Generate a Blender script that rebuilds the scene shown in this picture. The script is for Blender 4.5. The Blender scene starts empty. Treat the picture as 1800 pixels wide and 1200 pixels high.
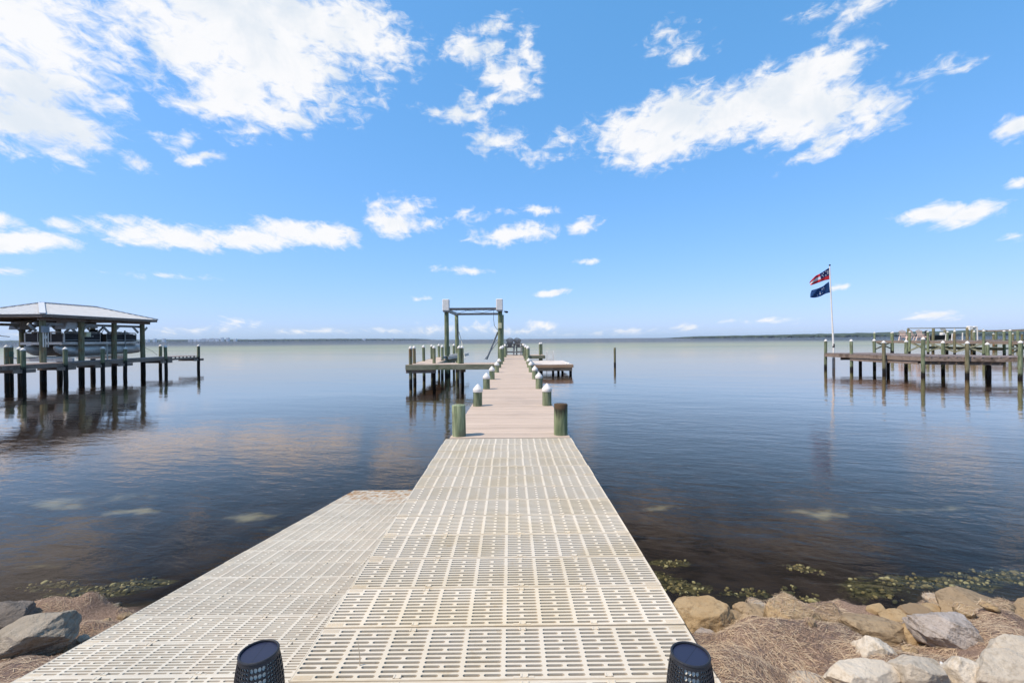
import bpy, bmesh, math, random
from math import sin, cos, pi, radians, atan, atan2, sqrt, hypot
from mathutils import Vector, Matrix, noise as mnoise

SC = bpy.context.scene
COL = SC.collection
rnd = random.Random(7)

# ------------------------------------------------------------------ camera
EYE = 2.2                      # camera height above the water (water is z = 0)
DECK = 0.98                    # height of the dock surface
cam_d = bpy.data.cameras.new('camera')
cam_d.lens = 16.0
cam_d.sensor_width = 36.0
cam_d.clip_start = 0.05
cam_d.clip_end = 20000
cam = bpy.data.objects.new('camera', cam_d)
COL.objects.link(cam)
cam.matrix_world = (Matrix.Translation((0, 0, EYE)) @ Matrix.Rotation(-3/800, 4, 'Z')
                    @ Matrix.Rotation(pi/2 - 0.0056, 4, 'X') @ Matrix.Rotation(-0.0079, 4, 'Z'))
SC.camera = cam

SC.view_settings.view_transform = 'Standard'
SC.view_settings.look = 'None'
SC.view_settings.exposure = 0.0
SC.view_settings.gamma = 1.0
SC.cycles.max_bounces = 6
SC.cycles.use_adaptive_sampling = True
SC.cycles.transparent_max_bounces = 16
SC.cycles.caustics_reflective = False
SC.cycles.caustics_refractive = False

# ------------------------------------------------------------------ sun
SUN_EL = radians(57)
SUN_DIR = Vector((-0.93, -0.36, 0)).normalized()          # horizontal direction towards the sun
sun_d = bpy.data.lights.new('sun', 'SUN')
sun_d.energy = 4.6
sun_d.angle = radians(0.53)
sun_d.color = (1.0, 0.89, 0.75)
sun = bpy.data.objects.new('sun', sun_d)
COL.objects.link(sun)
to_sun = Vector((SUN_DIR.x*cos(SUN_EL), SUN_DIR.y*cos(SUN_EL), sin(SUN_EL)))
sun.rotation_euler = to_sun.to_track_quat('Z', 'Y').to_euler()
sun.location = (0, 0, 60)


# ------------------------------------------------------------------ node helpers
class NT:
    def __init__(s, tree):
        s.t = tree

    def n(s, typ, **kw):
        nd = s.t.nodes.new(typ)
        for k, v in kw.items():
            setattr(nd, k, v)
        return nd

    def put(s, nd, key, val):
        if hasattr(val, 'is_output') or isinstance(val, bpy.types.NodeSocket):
            s.t.links.new(val, nd.inputs[key])
        else:
            nd.inputs[key].default_value = val

    def math(s, op, a, b=None, c=None, clamp=False):
        nd = s.n('ShaderNodeMath', operation=op)
        nd.use_clamp = clamp
        s.put(nd, 0, a)
        if b is not None:
            s.put(nd, 1, b)
        if c is not None:
            s.put(nd, 2, c)
        return nd.outputs[0]

    def vmath(s, op, a, b=None, out=0):
        nd = s.n('ShaderNodeVectorMath', operation=op)
        s.put(nd, 0, a)
        if b is not None:
            s.put(nd, 1, b)
        return nd.outputs[out]

    def noise(s, vec, scale, detail=4, rough=0.55, dist=0.0, out=0, lac=2.0, dim='3D'):
        nd = s.n('ShaderNodeTexNoise', noise_dimensions=dim)
        s.put(nd, 'Vector', vec)
        s.put(nd, 'Scale', scale)
        s.put(nd, 'Detail', detail)
        s.put(nd, 'Roughness', rough)
        s.put(nd, 'Lacunarity', lac)
        s.put(nd, 'Distortion', dist)
        return nd.outputs[out]

    def step(s, v, a, b, lo=0.0, hi=1.0, kind='SMOOTHSTEP'):
        nd = s.n('ShaderNodeMapRange', interpolation_type=kind)
        s.put(nd, 0, v)
        s.put(nd, 1, a)
        s.put(nd, 2, b)
        s.put(nd, 3, lo)
        s.put(nd, 4, hi)
        return nd.outputs[0]

    def mix(s, f, a, b, mode='MIX'):
        nd = s.n('ShaderNodeMix', data_type='RGBA', blend_type=mode)
        s.put(nd, 0, f)
        for k, v in ((6, a), (7, b)):
            if isinstance(v, tuple) and len(v) == 3:
                v = (*v, 1.0)
            s.put(nd, k, v)
        return nd.outputs[2]

    def xyz(s, v):
        nd = s.n('ShaderNodeSeparateXYZ')
        s.put(nd, 0, v)
        return nd.outputs

    def comb(s, x, y, z):
        nd = s.n('ShaderNodeCombineXYZ')
        s.put(nd, 0, x)
        s.put(nd, 1, y)
        s.put(nd, 2, z)
        return nd.outputs[0]

    def scale3(s, v, sc):
        return s.vmath('MULTIPLY', v, sc)

    def blobs(s, uv, items):
        """soft union of rotated ellipses given as (u, v, ru, rv, angle, weight); uv has 1 as its third coordinate"""
        acc = None
        for i, (u, v, ru, rv, an, w) in enumerate(items):
            if i % 20 == 19:           # chain the lookups so that the renderer evaluates them in short runs
                uv = s.vmath('ADD', uv, s.vmath('MULTIPLY', s.comb(acc, acc, acc), (1e-12, 1e-12, 1e-12)))
            if an == 0:
                ln = s.vmath('MULTIPLY_ADD', uv, (1/ru, 1/rv, 0))
                ln.node.inputs[2].default_value = (-u/ru, -v/rv, 0)
            else:
                c, sn = cos(an), sin(an)
                p = s.vmath('DOT_PRODUCT', uv, (c/ru, sn/ru, -(u*c+v*sn)/ru), out=1)
                q = s.vmath('DOT_PRODUCT', uv, (-sn/rv, c/rv, (u*sn-v*c)/rv), out=1)
                ln = s.comb(p, q, 0.0)
            ln = s.vmath('LENGTH', ln, out=1)
            m = s.math('MULTIPLY_ADD', ln, -w, w)
            acc = m if acc is None else s.math('SMOOTH_MAX', acc, m, 0.25)
        return acc


def hor(px):
    return 595.5 - 0.0079*(px - 897)


def uv_of(px, py):
    u = atan((px - 897)/800)
    return u, (hor(px) - py)/800*cos(u)


# ------------------------------------------------------------------ sky with clouds
CLOUDS = [  # direction of each cloud (in sixteenths of the lens picture), half sizes, tilt, weight
    (50, 45, 190, 95, 0, 1.0), (70, 150, 150, 75, 0, 1.0), (70, 215, 150, 60, 0.15, 1.0), (150, 240, 80, 40, .3, .8),
    (120, 275, 70, 22, 0, .6), (-60, 120, 150, 130, 0, 1.0), (190, 60, 70, 90, 0, .5), (200, 130, 60, 40, 0, .4),
    (420, 20, 210, 110, 0, 1.25), (470, 100, 180, 85, -.1, 1.25), (560, 40, 150, 80, 0, 1.1), (330, 80, 120, 70, 0, 1.0),
    (300, 20, 90, 60, 0, .8), (430, 165, 120, 55, 0, 1.1), (365, 190, 75, 24, 0, .9), (490, 205, 85, 30, .2, .8), (445, 232, 60, 18, .2, .5),
    (640, 60, 70, 75, 0, .9), (690, 90, 65, 50, 0, .7), (640, 30, 60, 40, 0, .8), (560, 130, 70, 40, 0, .7),
    (600, 185, 55, 26, .3, .38), (640, 180, 30, 20, .3, .35),
    (250, 286, 30, 17, -.4, .75), (360, 280, 42, 15, .35, .75), (316, 248, 36, 14, .4, .42), (215, 168, 26, 10, 0, .5),
    (245, 412, 95, 22, -.08, .9), (330, 420, 100, 22, 0, 1.0), (430, 420, 100, 21, 0, 1.0), (520, 412, 80, 24, 0, 1.0),
    (580, 414, 60, 22, 0, 1.0), (215, 392, 60, 12, .15, .5),
    (60, 426, 105, 18, 0, 1.0), (10, 432, 60, 14, 0, .9), (15, 392, 34, 16, 0, .5), (125, 397, 36, 12, 0, .5),
    (692, 395, 44, 24, 0, 1.0), (678, 370, 22, 24, .3, .6), (720, 366, 40, 12, .3, .42), (757, 393, 22, 12, 0, .65), (812, 382, 40, 9, .2, .4),
    (842, 90, 55, 34, -.4, .85), (900, 140, 46, 32, -.3, .85), (940, 92, 24, 34, .2, .6), (870, 48, 44, 18, .3, .5), (810, 100, 40, 18, 0, .5),
    (808, 198, 68, 16, 0, .85), (835, 180, 20, 26, .4, .55), (880, 178, 50, 12, .2, .5),
    (872, 246, 46, 24, 0, .62), (990, 246, 24, 24, 0, .55), (965, 272, 44, 12, 0, .3),
    (1120, 245, 85, 48, -.25, 1.0), (1160, 258, 90, 42, .1, 1.0), (1190, 208, 105, 50, .15, 1.15), (1270, 205, 95, 50, .1, 1.1),
    (1340, 180, 115, 55, .3, 1.35), (1400, 195, 90, 45, .1, 1.3), (1420, 140, 100, 44, .35, 1.1), (1480, 115, 60, 34, .3, 1.0), (1450, 205, 110, 50, .1, 1.0),
    (1510, 190, 60, 40, .2, .9), (1450, 258, 70, 18, .3, .9), (1540, 220, 50, 18, .5, .62), (1590, 212, 44, 13, 0, .5),
    (1597, 190, 30, 14, 0, .45), (1335, 125, 28, 16, .4, .6), (1380, 228, 60, 24, 0, .8), (1310, 250, 40, 14, 0, .35),
    (1702, 116, 50, 13, .2, .66), (1605, 135, 34, 18, 0, .22), (1785, 224, 40, 22, 0, .8), (1795, 316, 26, 10, 0, .75),
    (1640, 374, 62, 19, -.05, .95), (1715, 374, 76, 21, .1, 1.0), (1790, 418, 30, 8, 0, .4),
    (905, 412, 74, 17, .1, .9), (1024, 396, 30, 14, .2, .75), (935, 372, 36, 9, 0, .55), (845, 405, 20, 7, 0, .4),
    (822, 477, 46, 7, 0, .65), (970, 514, 32, 6, .05, .75), (1036, 461, 26, 6, .05, .55), (1475, 504, 30, 6, .1, .65), (745, 525, 18, 4, 0, .5),
    (1535, 10, 66, 26, .3, .46), (1450, 16, 36, 14, 0, .32), (1170, 62, 34, 20, .3, .4), (1200, 92, 36, 16, -.2, .4),
    (1650, 557, 54, 9, 0, .85), (420, 567, 40, 8, 0, .55), (552, 582, 70, 5, 0, .6), (945, 573, 30, 8, 0, .65), (905, 583, 60, 6, 0, .5),
    (770, 577, 40, 9, .1, .5), (840, 573, 40, 8, 0, .5), (1100, 581, 34, 5, 0, .55), (1200, 577, 40, 6, .1, .5), (1335, 563, 60, 5, 0, .55),
    (20, 474, 50, 9, 0, .5), (300, 486, 60, 5, 0, .3), (680, 583, 50, 5, 0, .5), (340, 579, 60, 6, 0, .5), (1000, 588, 140, 4, 0, .4), (100, 590, 160, 4, 0, .45),
]
world = bpy.data.worlds.new('World')
SC.world = world
world.use_nodes = True
world.cycles.sampling_method = 'NONE'
W = NT(world.node_tree)
world.node_tree.nodes.clear()
wout = W.n('ShaderNodeOutputWorld')
bg = W.n('ShaderNodeBackground')
sky = W.n('ShaderNodeTexSky', sky_type='NISHITA')
sky.sun_disc = False
sky.sun_elevation = SUN_EL
sky.sun_rotation = atan2(SUN_DIR.x, SUN_DIR.y)
sky.altitude = 0
sky.air_density = 1.0
sky.dust_density = 0.6
sky.ozone_density = 2.6
SKY_STRENGTH = 0.115
tc = W.n('ShaderNodeTexCoord')
dirv = tc.outputs['Generated']
dx, dy, dz = W.xyz(dirv)[:]
hyp = W.math('SQRT', W.math('ADD', W.math('MULTIPLY', dx, dx), W.math('ADD', W.math('MULTIPLY', dy, dy), 1e-6)))
uu = W.math('ARCTAN2', dx, dy)
vv = W.math('DIVIDE', dz, hyp)
uv0 = W.comb(uu, vv, 0.0)
# ragged cloud edges: the lookup is pushed about by noise, finer near the horizon where clouds are farther away
persp = W.math('ADD', W.math('MULTIPLY', W.math('MAXIMUM', vv, 0.0), 0.9), 0.12)
nz = W.vmath('DIVIDE', uv0, W.comb(persp, persp, 1.0))
w1 = W.noise(uv0, 9.0, 4, 0.62, out=1, dim='2D')
w1 = W.vmath('MULTIPLY', W.vmath('SUBTRACT', w1, (0.5, 0.5, 0.5)), W.comb(W.math('MULTIPLY', persp, .17), W.math('MULTIPLY', persp, .085), 0.0))
uvw = W.vmath('ADD', uv0, W.vmath('ADD', w1, (0, 0, 1)))
items = []
for (px, py, rx, ry, an, wt) in CLOUDS:
    u, v = uv_of(px, py)
    items.append((u, v, rx/800*cos(u)**2*1.12, ry/800*cos(u)*1.12, an, wt*(.92 if py < 550 else .72)))
M = W.blobs(uvw, items)
gen = W.noise(W.vmath('MULTIPLY', dirv, (1, 1, 2.2)), 2.6, 5, 0.55)          # scattered clouds everywhere else in the sky
gmask = W.math('MAXIMUM', W.step(W.math('ABSOLUTE', uu), 0.92, 1.15), W.step(vv, 0.80, 1.1))
M2 = W.math('MULTIPLY', W.math('MULTIPLY', W.math('SUBTRACT', gen, 0.56), 5.0), gmask)
M = W.math('MAXIMUM', M, W.math('SUBTRACT', M2, W.math('MULTIPLY', W.math('SUBTRACT', 1.0, gmask), 2.0)))
fA = W.noise(nz, 7.0, 6, 0.60, 0.15, dim='2D')
fB = W.noise(W.vmath('MULTIPLY', uv0, (1.0, 1.6, 1.0)), 28.0, 7, 0.63, 0.35, dim='2D')
fN = W.math('ADD', W.math('MULTIPLY', W.math('SUBTRACT', fA, 0.5), 0.95), W.math('MULTIPLY', W.math('SUBTRACT', fB, 0.5), 1.5))
D = W.math('ADD', W.math('MULTIPLY', M, 1.15), fN)
dens = W.step(D, -0.08, 0.74)
dens = W.math('MULTIPLY', dens, W.step(vv, 0.0, 0.02))
# cloud body: bright tops, a little grey where thick
sh = W.noise(W.vmath('ADD', uv0, (0.0, 0.03, 0.0)), 6.5, 5, .6, .3, dim='2D')
thick = W.step(W.math('ADD', W.math('MULTIPLY', M, 0.5), W.math('MULTIPLY', W.math('SUBTRACT', sh, .5), 2.8)), 0.05, 0.95)
ccol = W.mix(W.math('MULTIPLY', thick, 0.85), (0.99, 0.99, 1.0), (0.76, 0.83, 0.91))
SKYCOL = W.scale3(sky.outputs[0], (SKY_STRENGTH*0.95, SKY_STRENGTH*1.18, SKY_STRENGTH*1.42))
gm = W.n('ShaderNodeGamma')
W.put(gm, 'Color', SKYCOL)
gm.inputs['Gamma'].default_value = 0.56
sr, sg_, sb = W.xyz(gm.outputs[0])[:]
skyc = W.comb(W.math('MULTIPLY', W.math('POWER', W.math('MULTIPLY', sr, 0.70), 1.51), 1.52),
              W.math('MULTIPLY', W.math('POWER', W.math('MULTIPLY', sg_, 0.93), 0.93), 0.90),
              W.math('MULTIPLY', sb, 1.19))
final = W.mix(W.math('MULTIPLY', dens, 0.97), skyc, ccol)
W.put(bg, 'Color', final)
bg.inputs['Strength'].default_value = 1.0
W.t.links.new(bg.outputs[0], wout.inputs[0])


# ------------------------------------------------------------------ materials
def new_mat(name):
    m = bpy.data.materials.new(name)
    m.use_nodes = True
    t = NT(m.node_tree)
    b = m.node_tree.nodes['Principled BSDF']
    return m, t, b


def obj_vec(t, stretch=(1, 1, 1), rand=True):
    tcn = t.n('ShaderNodeTexCoord')
    v = t.scale3(tcn.outputs['Object'], stretch)
    if rand:
        oi = t.n('ShaderNodeObjectInfo')
        off = t.math('MULTIPLY', oi.outputs['Random'], 37.0)
        v = t.vmath('ADD', v, t.comb(off, off, off))
    return v


def bump(t, b, h, dist, strength=1.0):
    bp = t.n('ShaderNodeBump')
    bp.inputs['Strength'].default_value = strength
    bp.inputs['Distance'].default_value = dist
    t.put(bp, 'Height', h)
    t.put(b, 'Normal', bp.outputs[0])
    return bp


def pmat(name, c1, c2, scale=6, rough=0.75, stretch=(1, 1, 1), bdist=0.003, c3=None, s3=1.3, lo=.35, hi=.65, metal=0.0, dark_z=None, dark_col=(.012, .011, .009), varied=0.12, spec=0.3, a3=1.0):
    m, t, b = new_mat(name)
    v = obj_vec(t, stretch)
    f = t.noise(v, scale, 7, 0.62)
    col = t.mix(t.step(f, lo, hi), c1, c2)
    if c3:
        g = t.noise(obj_vec(t), s3, 6, 0.66)
        col = t.mix(t.math('MULTIPLY', t.step(g, 0.52, 0.68), a3), col, c3)
    if varied:
        oi = t.n('ShaderNodeObjectInfo')
        k = t.math('MULTIPLY_ADD', oi.outputs['Random'], varied*2, 1.0 - varied)
        col = t.mix(1.0, col, t.comb(k, k, k), 'MULTIPLY')
    rg = rough
    if dark_z is not None:  # below this height the colour turns dark; set low, a wet band
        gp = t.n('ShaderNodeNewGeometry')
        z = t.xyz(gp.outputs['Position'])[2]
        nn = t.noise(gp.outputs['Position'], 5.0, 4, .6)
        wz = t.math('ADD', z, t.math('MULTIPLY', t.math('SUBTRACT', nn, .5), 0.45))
        wm = t.step(wz, dark_z - .08, dark_z + .10, 1.0, 0.0)
        col = t.mix(wm, col, dark_col)
    t.put(b, 'Base Color', col)
    t.put(b, 'Roughness', rg)
    b.inputs['Metallic'].default_value = metal
    b.inputs['Specular IOR Level'].default_value = spec
    if bdist:
        bump(t, b, f, bdist)
    return m


MT = {}
MT['post'] = pmat('green_treated_wood', (.10, .13, .065), (.30, .325, .19), 11, .85, (2.4, 2.4, .18), .008, c3=(.15, .14, .085), s3=2.6, dark_z=.20, a3=.7, varied=.22)
MT['post_dark'] = pmat('weathered_dark_base_wood', (.12, .135, .07), (.25, .26, .155), 9, .85, (2.2, 2.2, .22), .006, c3=(.15, .11, .06), s3=2.0, dark_z=.95, a3=.6)  # blackened from the foot up to about deck height
MT['post_brown'] = pmat('brown_piling_wood', (.12, .115, .06), (.26, .225, .13), 9, .85, (2.2, 2.2, .22), .006, c3=(.25, .13, .055), s3=1.6, dark_z=.25)
MT['post_burnt'] = pmat('charred_post_wood', (.10, .13, .065), (.26, .28, .15), 11, .85, (2.4, 2.4, .18), .008)
MT['cap'] = pmat('white_cap_plastic', (.80, .745, .66), (.72, .665, .58), 12, .45, bdist=0, varied=.04)
MT['deck'] = pmat('tan_deck_boards', (.52, .395, .295), (.61, .475, .365), 5, .8, (.35, 5, 5), .001, c3=(.46, .36, .28), s3=.8, a3=.6)
MT['beam_green'] = pmat('greenish_treated_beam', (.19, .185, .115), (.31, .285, .19), 6, .85, (.4, 3, 3), .003, c3=(.13, .15, .07), s3=1.1)
MT['beam_brown'] = pmat('brown_beam_wood', (.19, .135, .10), (.32, .24, .185), 6, .85, (.4, 3, 3), .003, c3=(.12, .085, .06), s3=1.2)
MT['beam_orange'] = pmat('fresh_orange_beam_wood', (.40, .235, .13), (.52, .34, .21), 6, .8, (.4, 3, 3), .003, c3=(.28, .17, .10), s3=1.2)
MT['deck_brown'] = pmat('weathered_brown_boards', (.22, .165, .14), (.36, .285, .25), 5, .85, (1.0, 1.0, 5), .002, c3=(.15, .115, .095), s3=1.0)
MT['white'] = pmat('white_painted_metal', (.88, .82, .73), (.82, .76, .67), 6, .4, bdist=0, varied=.04)
MT['pvc'] = pmat('white_pvc', (.78, .73, .64), (.68, .63, .54), 6, .4, bdist=0, varied=.05)
MT['alu'] = pmat('aluminium', (.66, .63, .58), (.54, .515, .47), 9, .42, bdist=.0005, metal=.35, varied=.06)
MT['galv'] = pmat('galvanised_beam', (.36, .36, .34), (.28, .27, .25), 7, .6, bdist=.001, metal=.3, varied=.06)
MT['roof'] = pmat('pale_metal_roof', (.66, .63, .58), (.72, .69, .64), 3, .5, bdist=0, varied=0)
MT['black'] = pmat('black_plastic', (.018, .019, .022), (.03, .03, .034), 14, .42, bdist=.0004, varied=.05)
MT['greybox'] = pmat('grey_enclosure', (.25, .27, .28), (.30, .32, .33), 7, .5, bdist=0)
MT['creambox'] = pmat('cream_enclosure', (.66, .60, .36), (.72, .66, .42), 7, .5, bdist=0)
MT['chair'] = pmat('grey_chair_plastic', (.15, .15, .15), (.20, .195, .19), 8, .6, bdist=.0006)
MT['chair_pink'] = pmat('pale_pink_chair_wood', (.66, .48, .40), (.72, .56, .47), 8, .7, bdist=.0006)
MT['boat_black'] = pmat('black_boat_panel', (.014, .015, .018), (.022, .023, .027), 3, .5, bdist=0, spec=.2)
MT['boat_tan'] = pmat('tan_seat_vinyl', (.30, .22, .15), (.36, .27, .19), 7, .55, bdist=.001)
MT['blue'] = pmat('navy_fender_cover', (.012, .028, .085), (.02, .04, .11), 9, .7, bdist=.001)
MT['rope'] = pmat('dark_cable', (.04, .05, .06), (.07, .08, .09), 9, .6, bdist=0)
MT['strap'] = pmat('pale_strap', (.45, .42, .33), (.55, .52, .42), 9, .6, bdist=0)
MT['concrete'] = pmat('concrete', (.36, .34, .31), (.46, .44, .40), 8, .9, bdist=.002, c3=(.28, .26, .23))
MT['flag_red'] = pmat('flag_red_cloth', (.66, .025, .03), (.74, .035, .04), 9, .8, bdist=.001, varied=0)
MT['flag_white'] = pmat('flag_white_cloth', (.74, .72, .72), (.80, .78, .78), 9, .8, bdist=.001, varied=0)
MT['flag_blue'] = pmat('flag_navy_cloth', (.018, .022, .08), (.028, .032, .11), 9, .8, bdist=.001, varied=0)
MT['flag_teal'] = pmat('flag_blue_cloth', (.010, .045, .14), (.014, .065, .19), 9, .8, bdist=.001, varied=0)
MT['shell'] = pmat('white_shell', (.62, .60, .56), (.72, .70, .65), 30, .8, bdist=.001)

m = MT['deck']
t = NT(m.node_tree)
b = m.node_tree.nodes['Principled BSDF']
lk = b.inputs['Base Color'].links[0].from_socket
tcn = t.n('ShaderNodeTexCoord')
yy = t.xyz(tcn.outputs['Object'])[1]
wn = t.n('ShaderNodeTexWhiteNoise', noise_dimensions='1D')
t.put(wn, 'W', t.math('FLOOR', t.math('DIVIDE', t.math('SUBTRACT', yy, 5.62), .14)))
k = t.math('MULTIPLY_ADD', wn.outputs[0], .20, .90)
t.put(b, 'Base Color', t.mix(1.0, lk, t.comb(k, k, k), 'MULTIPLY'))

MT['post_piling'] = pmat('dark_lower_piling', (.12, .115, .06), (.26, .235, .14), 9, .85, (2.2, 2.2, .22), .006, c3=(.22, .13, .06), s3=1.6, dark_z=.98)  # brown above, near black everywhere below deck height
m = MT['post_burnt']
t = NT(m.node_tree)
b = m.node_tree.nodes['Principled BSDF']
lk = b.inputs['Base Color'].links[0].from_socket
P = t.n('ShaderNodeNewGeometry').outputs['Position']
zz = t.xyz(P)[2]
st = t.noise(t.scale3(P, (14, 14, 1.6)), 1.0, 5, .65)
mk = t.step(t.math('ADD', t.math('ADD', zz, t.math('MULTIPLY', st, .55)), 0.0), 1.46, 1.64)
col = t.mix(t.math('MULTIPLY', mk, .93), lk, (.016, .013, .010))
rim = t.step(t.math('ADD', zz, t.math('MULTIPLY', st, .06)), 1.325, 1.375)
col = t.mix(t.math('MULTIPLY', rim, .4), col, (.17, .09, .04))
t.put(b, 'Base Color', col)

# solar cell top
m, t, b = new_mat('solar_cell')
v = obj_vec(t, rand=False)
ox, oy, oz = t.xyz(v)[:]
gl = t.math('LESS_THAN', t.math('ABSOLUTE', oy), 0.0007)
gl2 = t.math('LESS_THAN', t.math('PINGPONG', ox, 0.004), 0.00022)
colr = t.mix(t.math('MULTIPLY', gl2, .45), (.022, .027, .055), (.07, .075, .10))
colr = t.mix(gl, colr, (.009, .01, .018))
t.put(b, 'Base Color', colr)
b.inputs['Roughness'].default_value = .35
b.inputs['Specular IOR Level'].default_value = .3
MT['solar'] = m

# moulded deck grating
m, t, b = new_mat('cream_grating_plastic')
oi = t.n('ShaderNodeObjectInfo')
v = obj_vec(t)
n1 = t.noise(v, 2.2, 6, .6)
n2 = t.noise(v, 14, 6, .65)
col = t.mix(t.step(n1, .4, .66), (.69, .595, .455), (.645, .535, .37))
col = t.mix(t.math('MULTIPLY', t.step(n2, .60, .76), .55), col, (.50, .35, .17))
k = t.math('MULTIPLY_ADD', oi.outputs['Random'], .10, .92)
col = t.mix(1.0, col, t.comb(k, k, k), 'MULTIPLY')
t.put(b, 'Base Color', col)
b.inputs['Roughness'].default_value = .55
b.inputs['Specular IOR Level'].default_value = .35
tcn = t.n('ShaderNodeTexCoord')
oy = t.math('ABSOLUTE', t.xyz(tcn.outputs['Object'])[1])
gr = t.math('MULTIPLY', t.step(t.math('ADD', oy, t.math('MULTIPLY', t.noise(v, 25, 4, .6), .012)), .146, .158), .55)
lk = b.inputs['Base Color'].links[0].from_socket
t.put(b, 'Base Color', t.mix(gr, lk, (.36, .25, .13)))
bump(t, b, t.noise(v, 90, 3, .6), .0006)
MT['grate'] = m
# the lower ramp is greyer, with rust and mud towards the waterline
m, t, b = new_mat('grey_cream_ramp_plastic')
oi = t.n('ShaderNodeObjectInfo')
v = obj_vec(t)
gp = t.n('ShaderNodeNewGeometry')
z = t.xyz(gp.outputs['Position'])[2]
n1 = t.noise(v, 2.2, 6, .6)
n2 = t.noise(gp.outputs['Position'], 9, 6, .65)
col = t.mix(t.step(n1, .35, .66), (.68, .605, .475), (.60, .535, .42))
near = t.step(z, .03, .16, 1.0, .08)
col = t.mix(t.math('MULTIPLY', t.step(n2, .46, .60), near), col, (.44, .22, .06))
spot = t.step(t.noise(gp.outputs['Position'], 5.1, 5, .6), .68, .72)
col = t.mix(t.math('MULTIPLY', spot, .8), col, (.10, .075, .05))
k = t.math('MULTIPLY_ADD', oi.outputs['Random'], .10, .92)
col = t.mix(1.0, col, t.comb(k, k, k), 'MULTIPLY')
t.put(b, 'Base Color', col)
b.inputs['Roughness'].default_value = .6
MT['grate_ramp'] = m


def rock_mat(name, c1, c2, c3, vein=None):
    m, t, b = new_mat(name)
    v = obj_vec(t)
    a = t.noise(v, 3.5, 8, .65, .3)
    c = t.noise(v, 22, 8, .7)
    s = t.noise(t.scale3(v, (2.5, 2.5, 14)), 3.0, 6, .65, .6)
    col = t.mix(t.step(a, .36, .66), c1, c2)
    col = t.mix(t.math('MULTIPLY', t.step(t.math('ADD', t.math('MULTIPLY', c, .6), t.math('MULTIPLY', a, .4)), .50, .62), .85), col, c3)
    if vein:
        col = t.mix(t.math('MULTIPLY', t.step(s, .50, .66), .75), col, vein)
    Pz = t.n('ShaderNodeNewGeometry').outputs['Position']
    wl = t.math('ADD', t.xyz(Pz)[2], t.math('MULTIPLY', t.math('SUBTRACT', t.noise(Pz, 8, 4, .6), .5), .10))
    wl = t.step(wl, .03, .09, 1.0, 0.0)                       # tide line: wet, dark and weedy below it
    col = t.mix(t.math('MULTIPLY', wl, .8), col, (.055, .045, .022))
    t.put(b, 'Base Color', col)
    t.put(b, 'Roughness', t.math('MULTIPLY_ADD', wl, -.5, .9))
    b.inputs['Specular IOR Level'].default_value = .25
    h = t.math('ADD', t.math('ADD', t.math('MULTIPLY', c, .6), t.math('MULTIPLY', t.noise(v, 75, 5, .65), .35)), t.math('MULTIPLY', s, .8 if vein else .35))
    bump(t, b, h, .035 if vein else .020)
    return m


MT['rock_tan'] = rock_mat('tan_sandstone', (.36, .245, .125), (.46, .335, .19), (.235, .155, .075))
MT['rock_brown'] = rock_mat('brown_stone', (.27, .19, .11), (.37, .27, .16), (.17, .12, .07))
MT['rock_grey'] = rock_mat('grey_layered_stone', (.36, .30, .22), (.47, .395, .30), (.22, .18, .135), vein=(.17, .14, .115))
MT['rock_dark'] = rock_mat('dark_grey_stone', (.17, .14, .11), (.25, .21, .17), (.10, .085, .07), vein=(.12, .10, .08))
MT['rock_silver'] = rock_mat('silver_streaked_stone', (.46, .385, .32), (.58, .50, .43), (.29, .23, .175), vein=(.22, .175, .135))
MT['rock_white'] = rock_mat('pale_limestone', (.60, .51, .39), (.68, .59, .465), (.44, .35, .24))
MT['rock_cream'] = rock_mat('cream_limestone', (.47, .395, .30), (.54, .465, .36), (.36, .295, .215))
for i, c in enumerate(((.42, .30, .19), (.30, .20, .13), (.52, .40, .265), (.15, .105, .085))):
    MT['wrack%d' % i] = pmat('dried_seagrass_%s' % ('tan', 'brown', 'straw', 'dark')[i], c, tuple(x*1.2 for x in c), 30, .9, bdist=0, varied=0)


# ------------------------------------------------------------------ object helpers
def link(o):
    COL.objects.link(o)
    return o


def empty(name, loc=(0, 0, 0), rotz=0):
    o = link(bpy.data.objects.new(name, None))
    o.location = loc
    o.rotation_euler = (0, 0, rotz)
    o.empty_display_size = .2
    return o


def tag(o, label=None, cat=None, group=None, kind=None):
    if label:
        o['label'] = label
    if cat:
        o['category'] = cat
    if group:
        o['group'] = group
    if kind:
        o['kind'] = kind
    return o


def copy_tree(o, parent=None):
    c = link(o.copy())
    if parent is not None:
        c.parent = parent
    for ch in list(o.children):
        copy_tree(ch, c)
    return c


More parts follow.
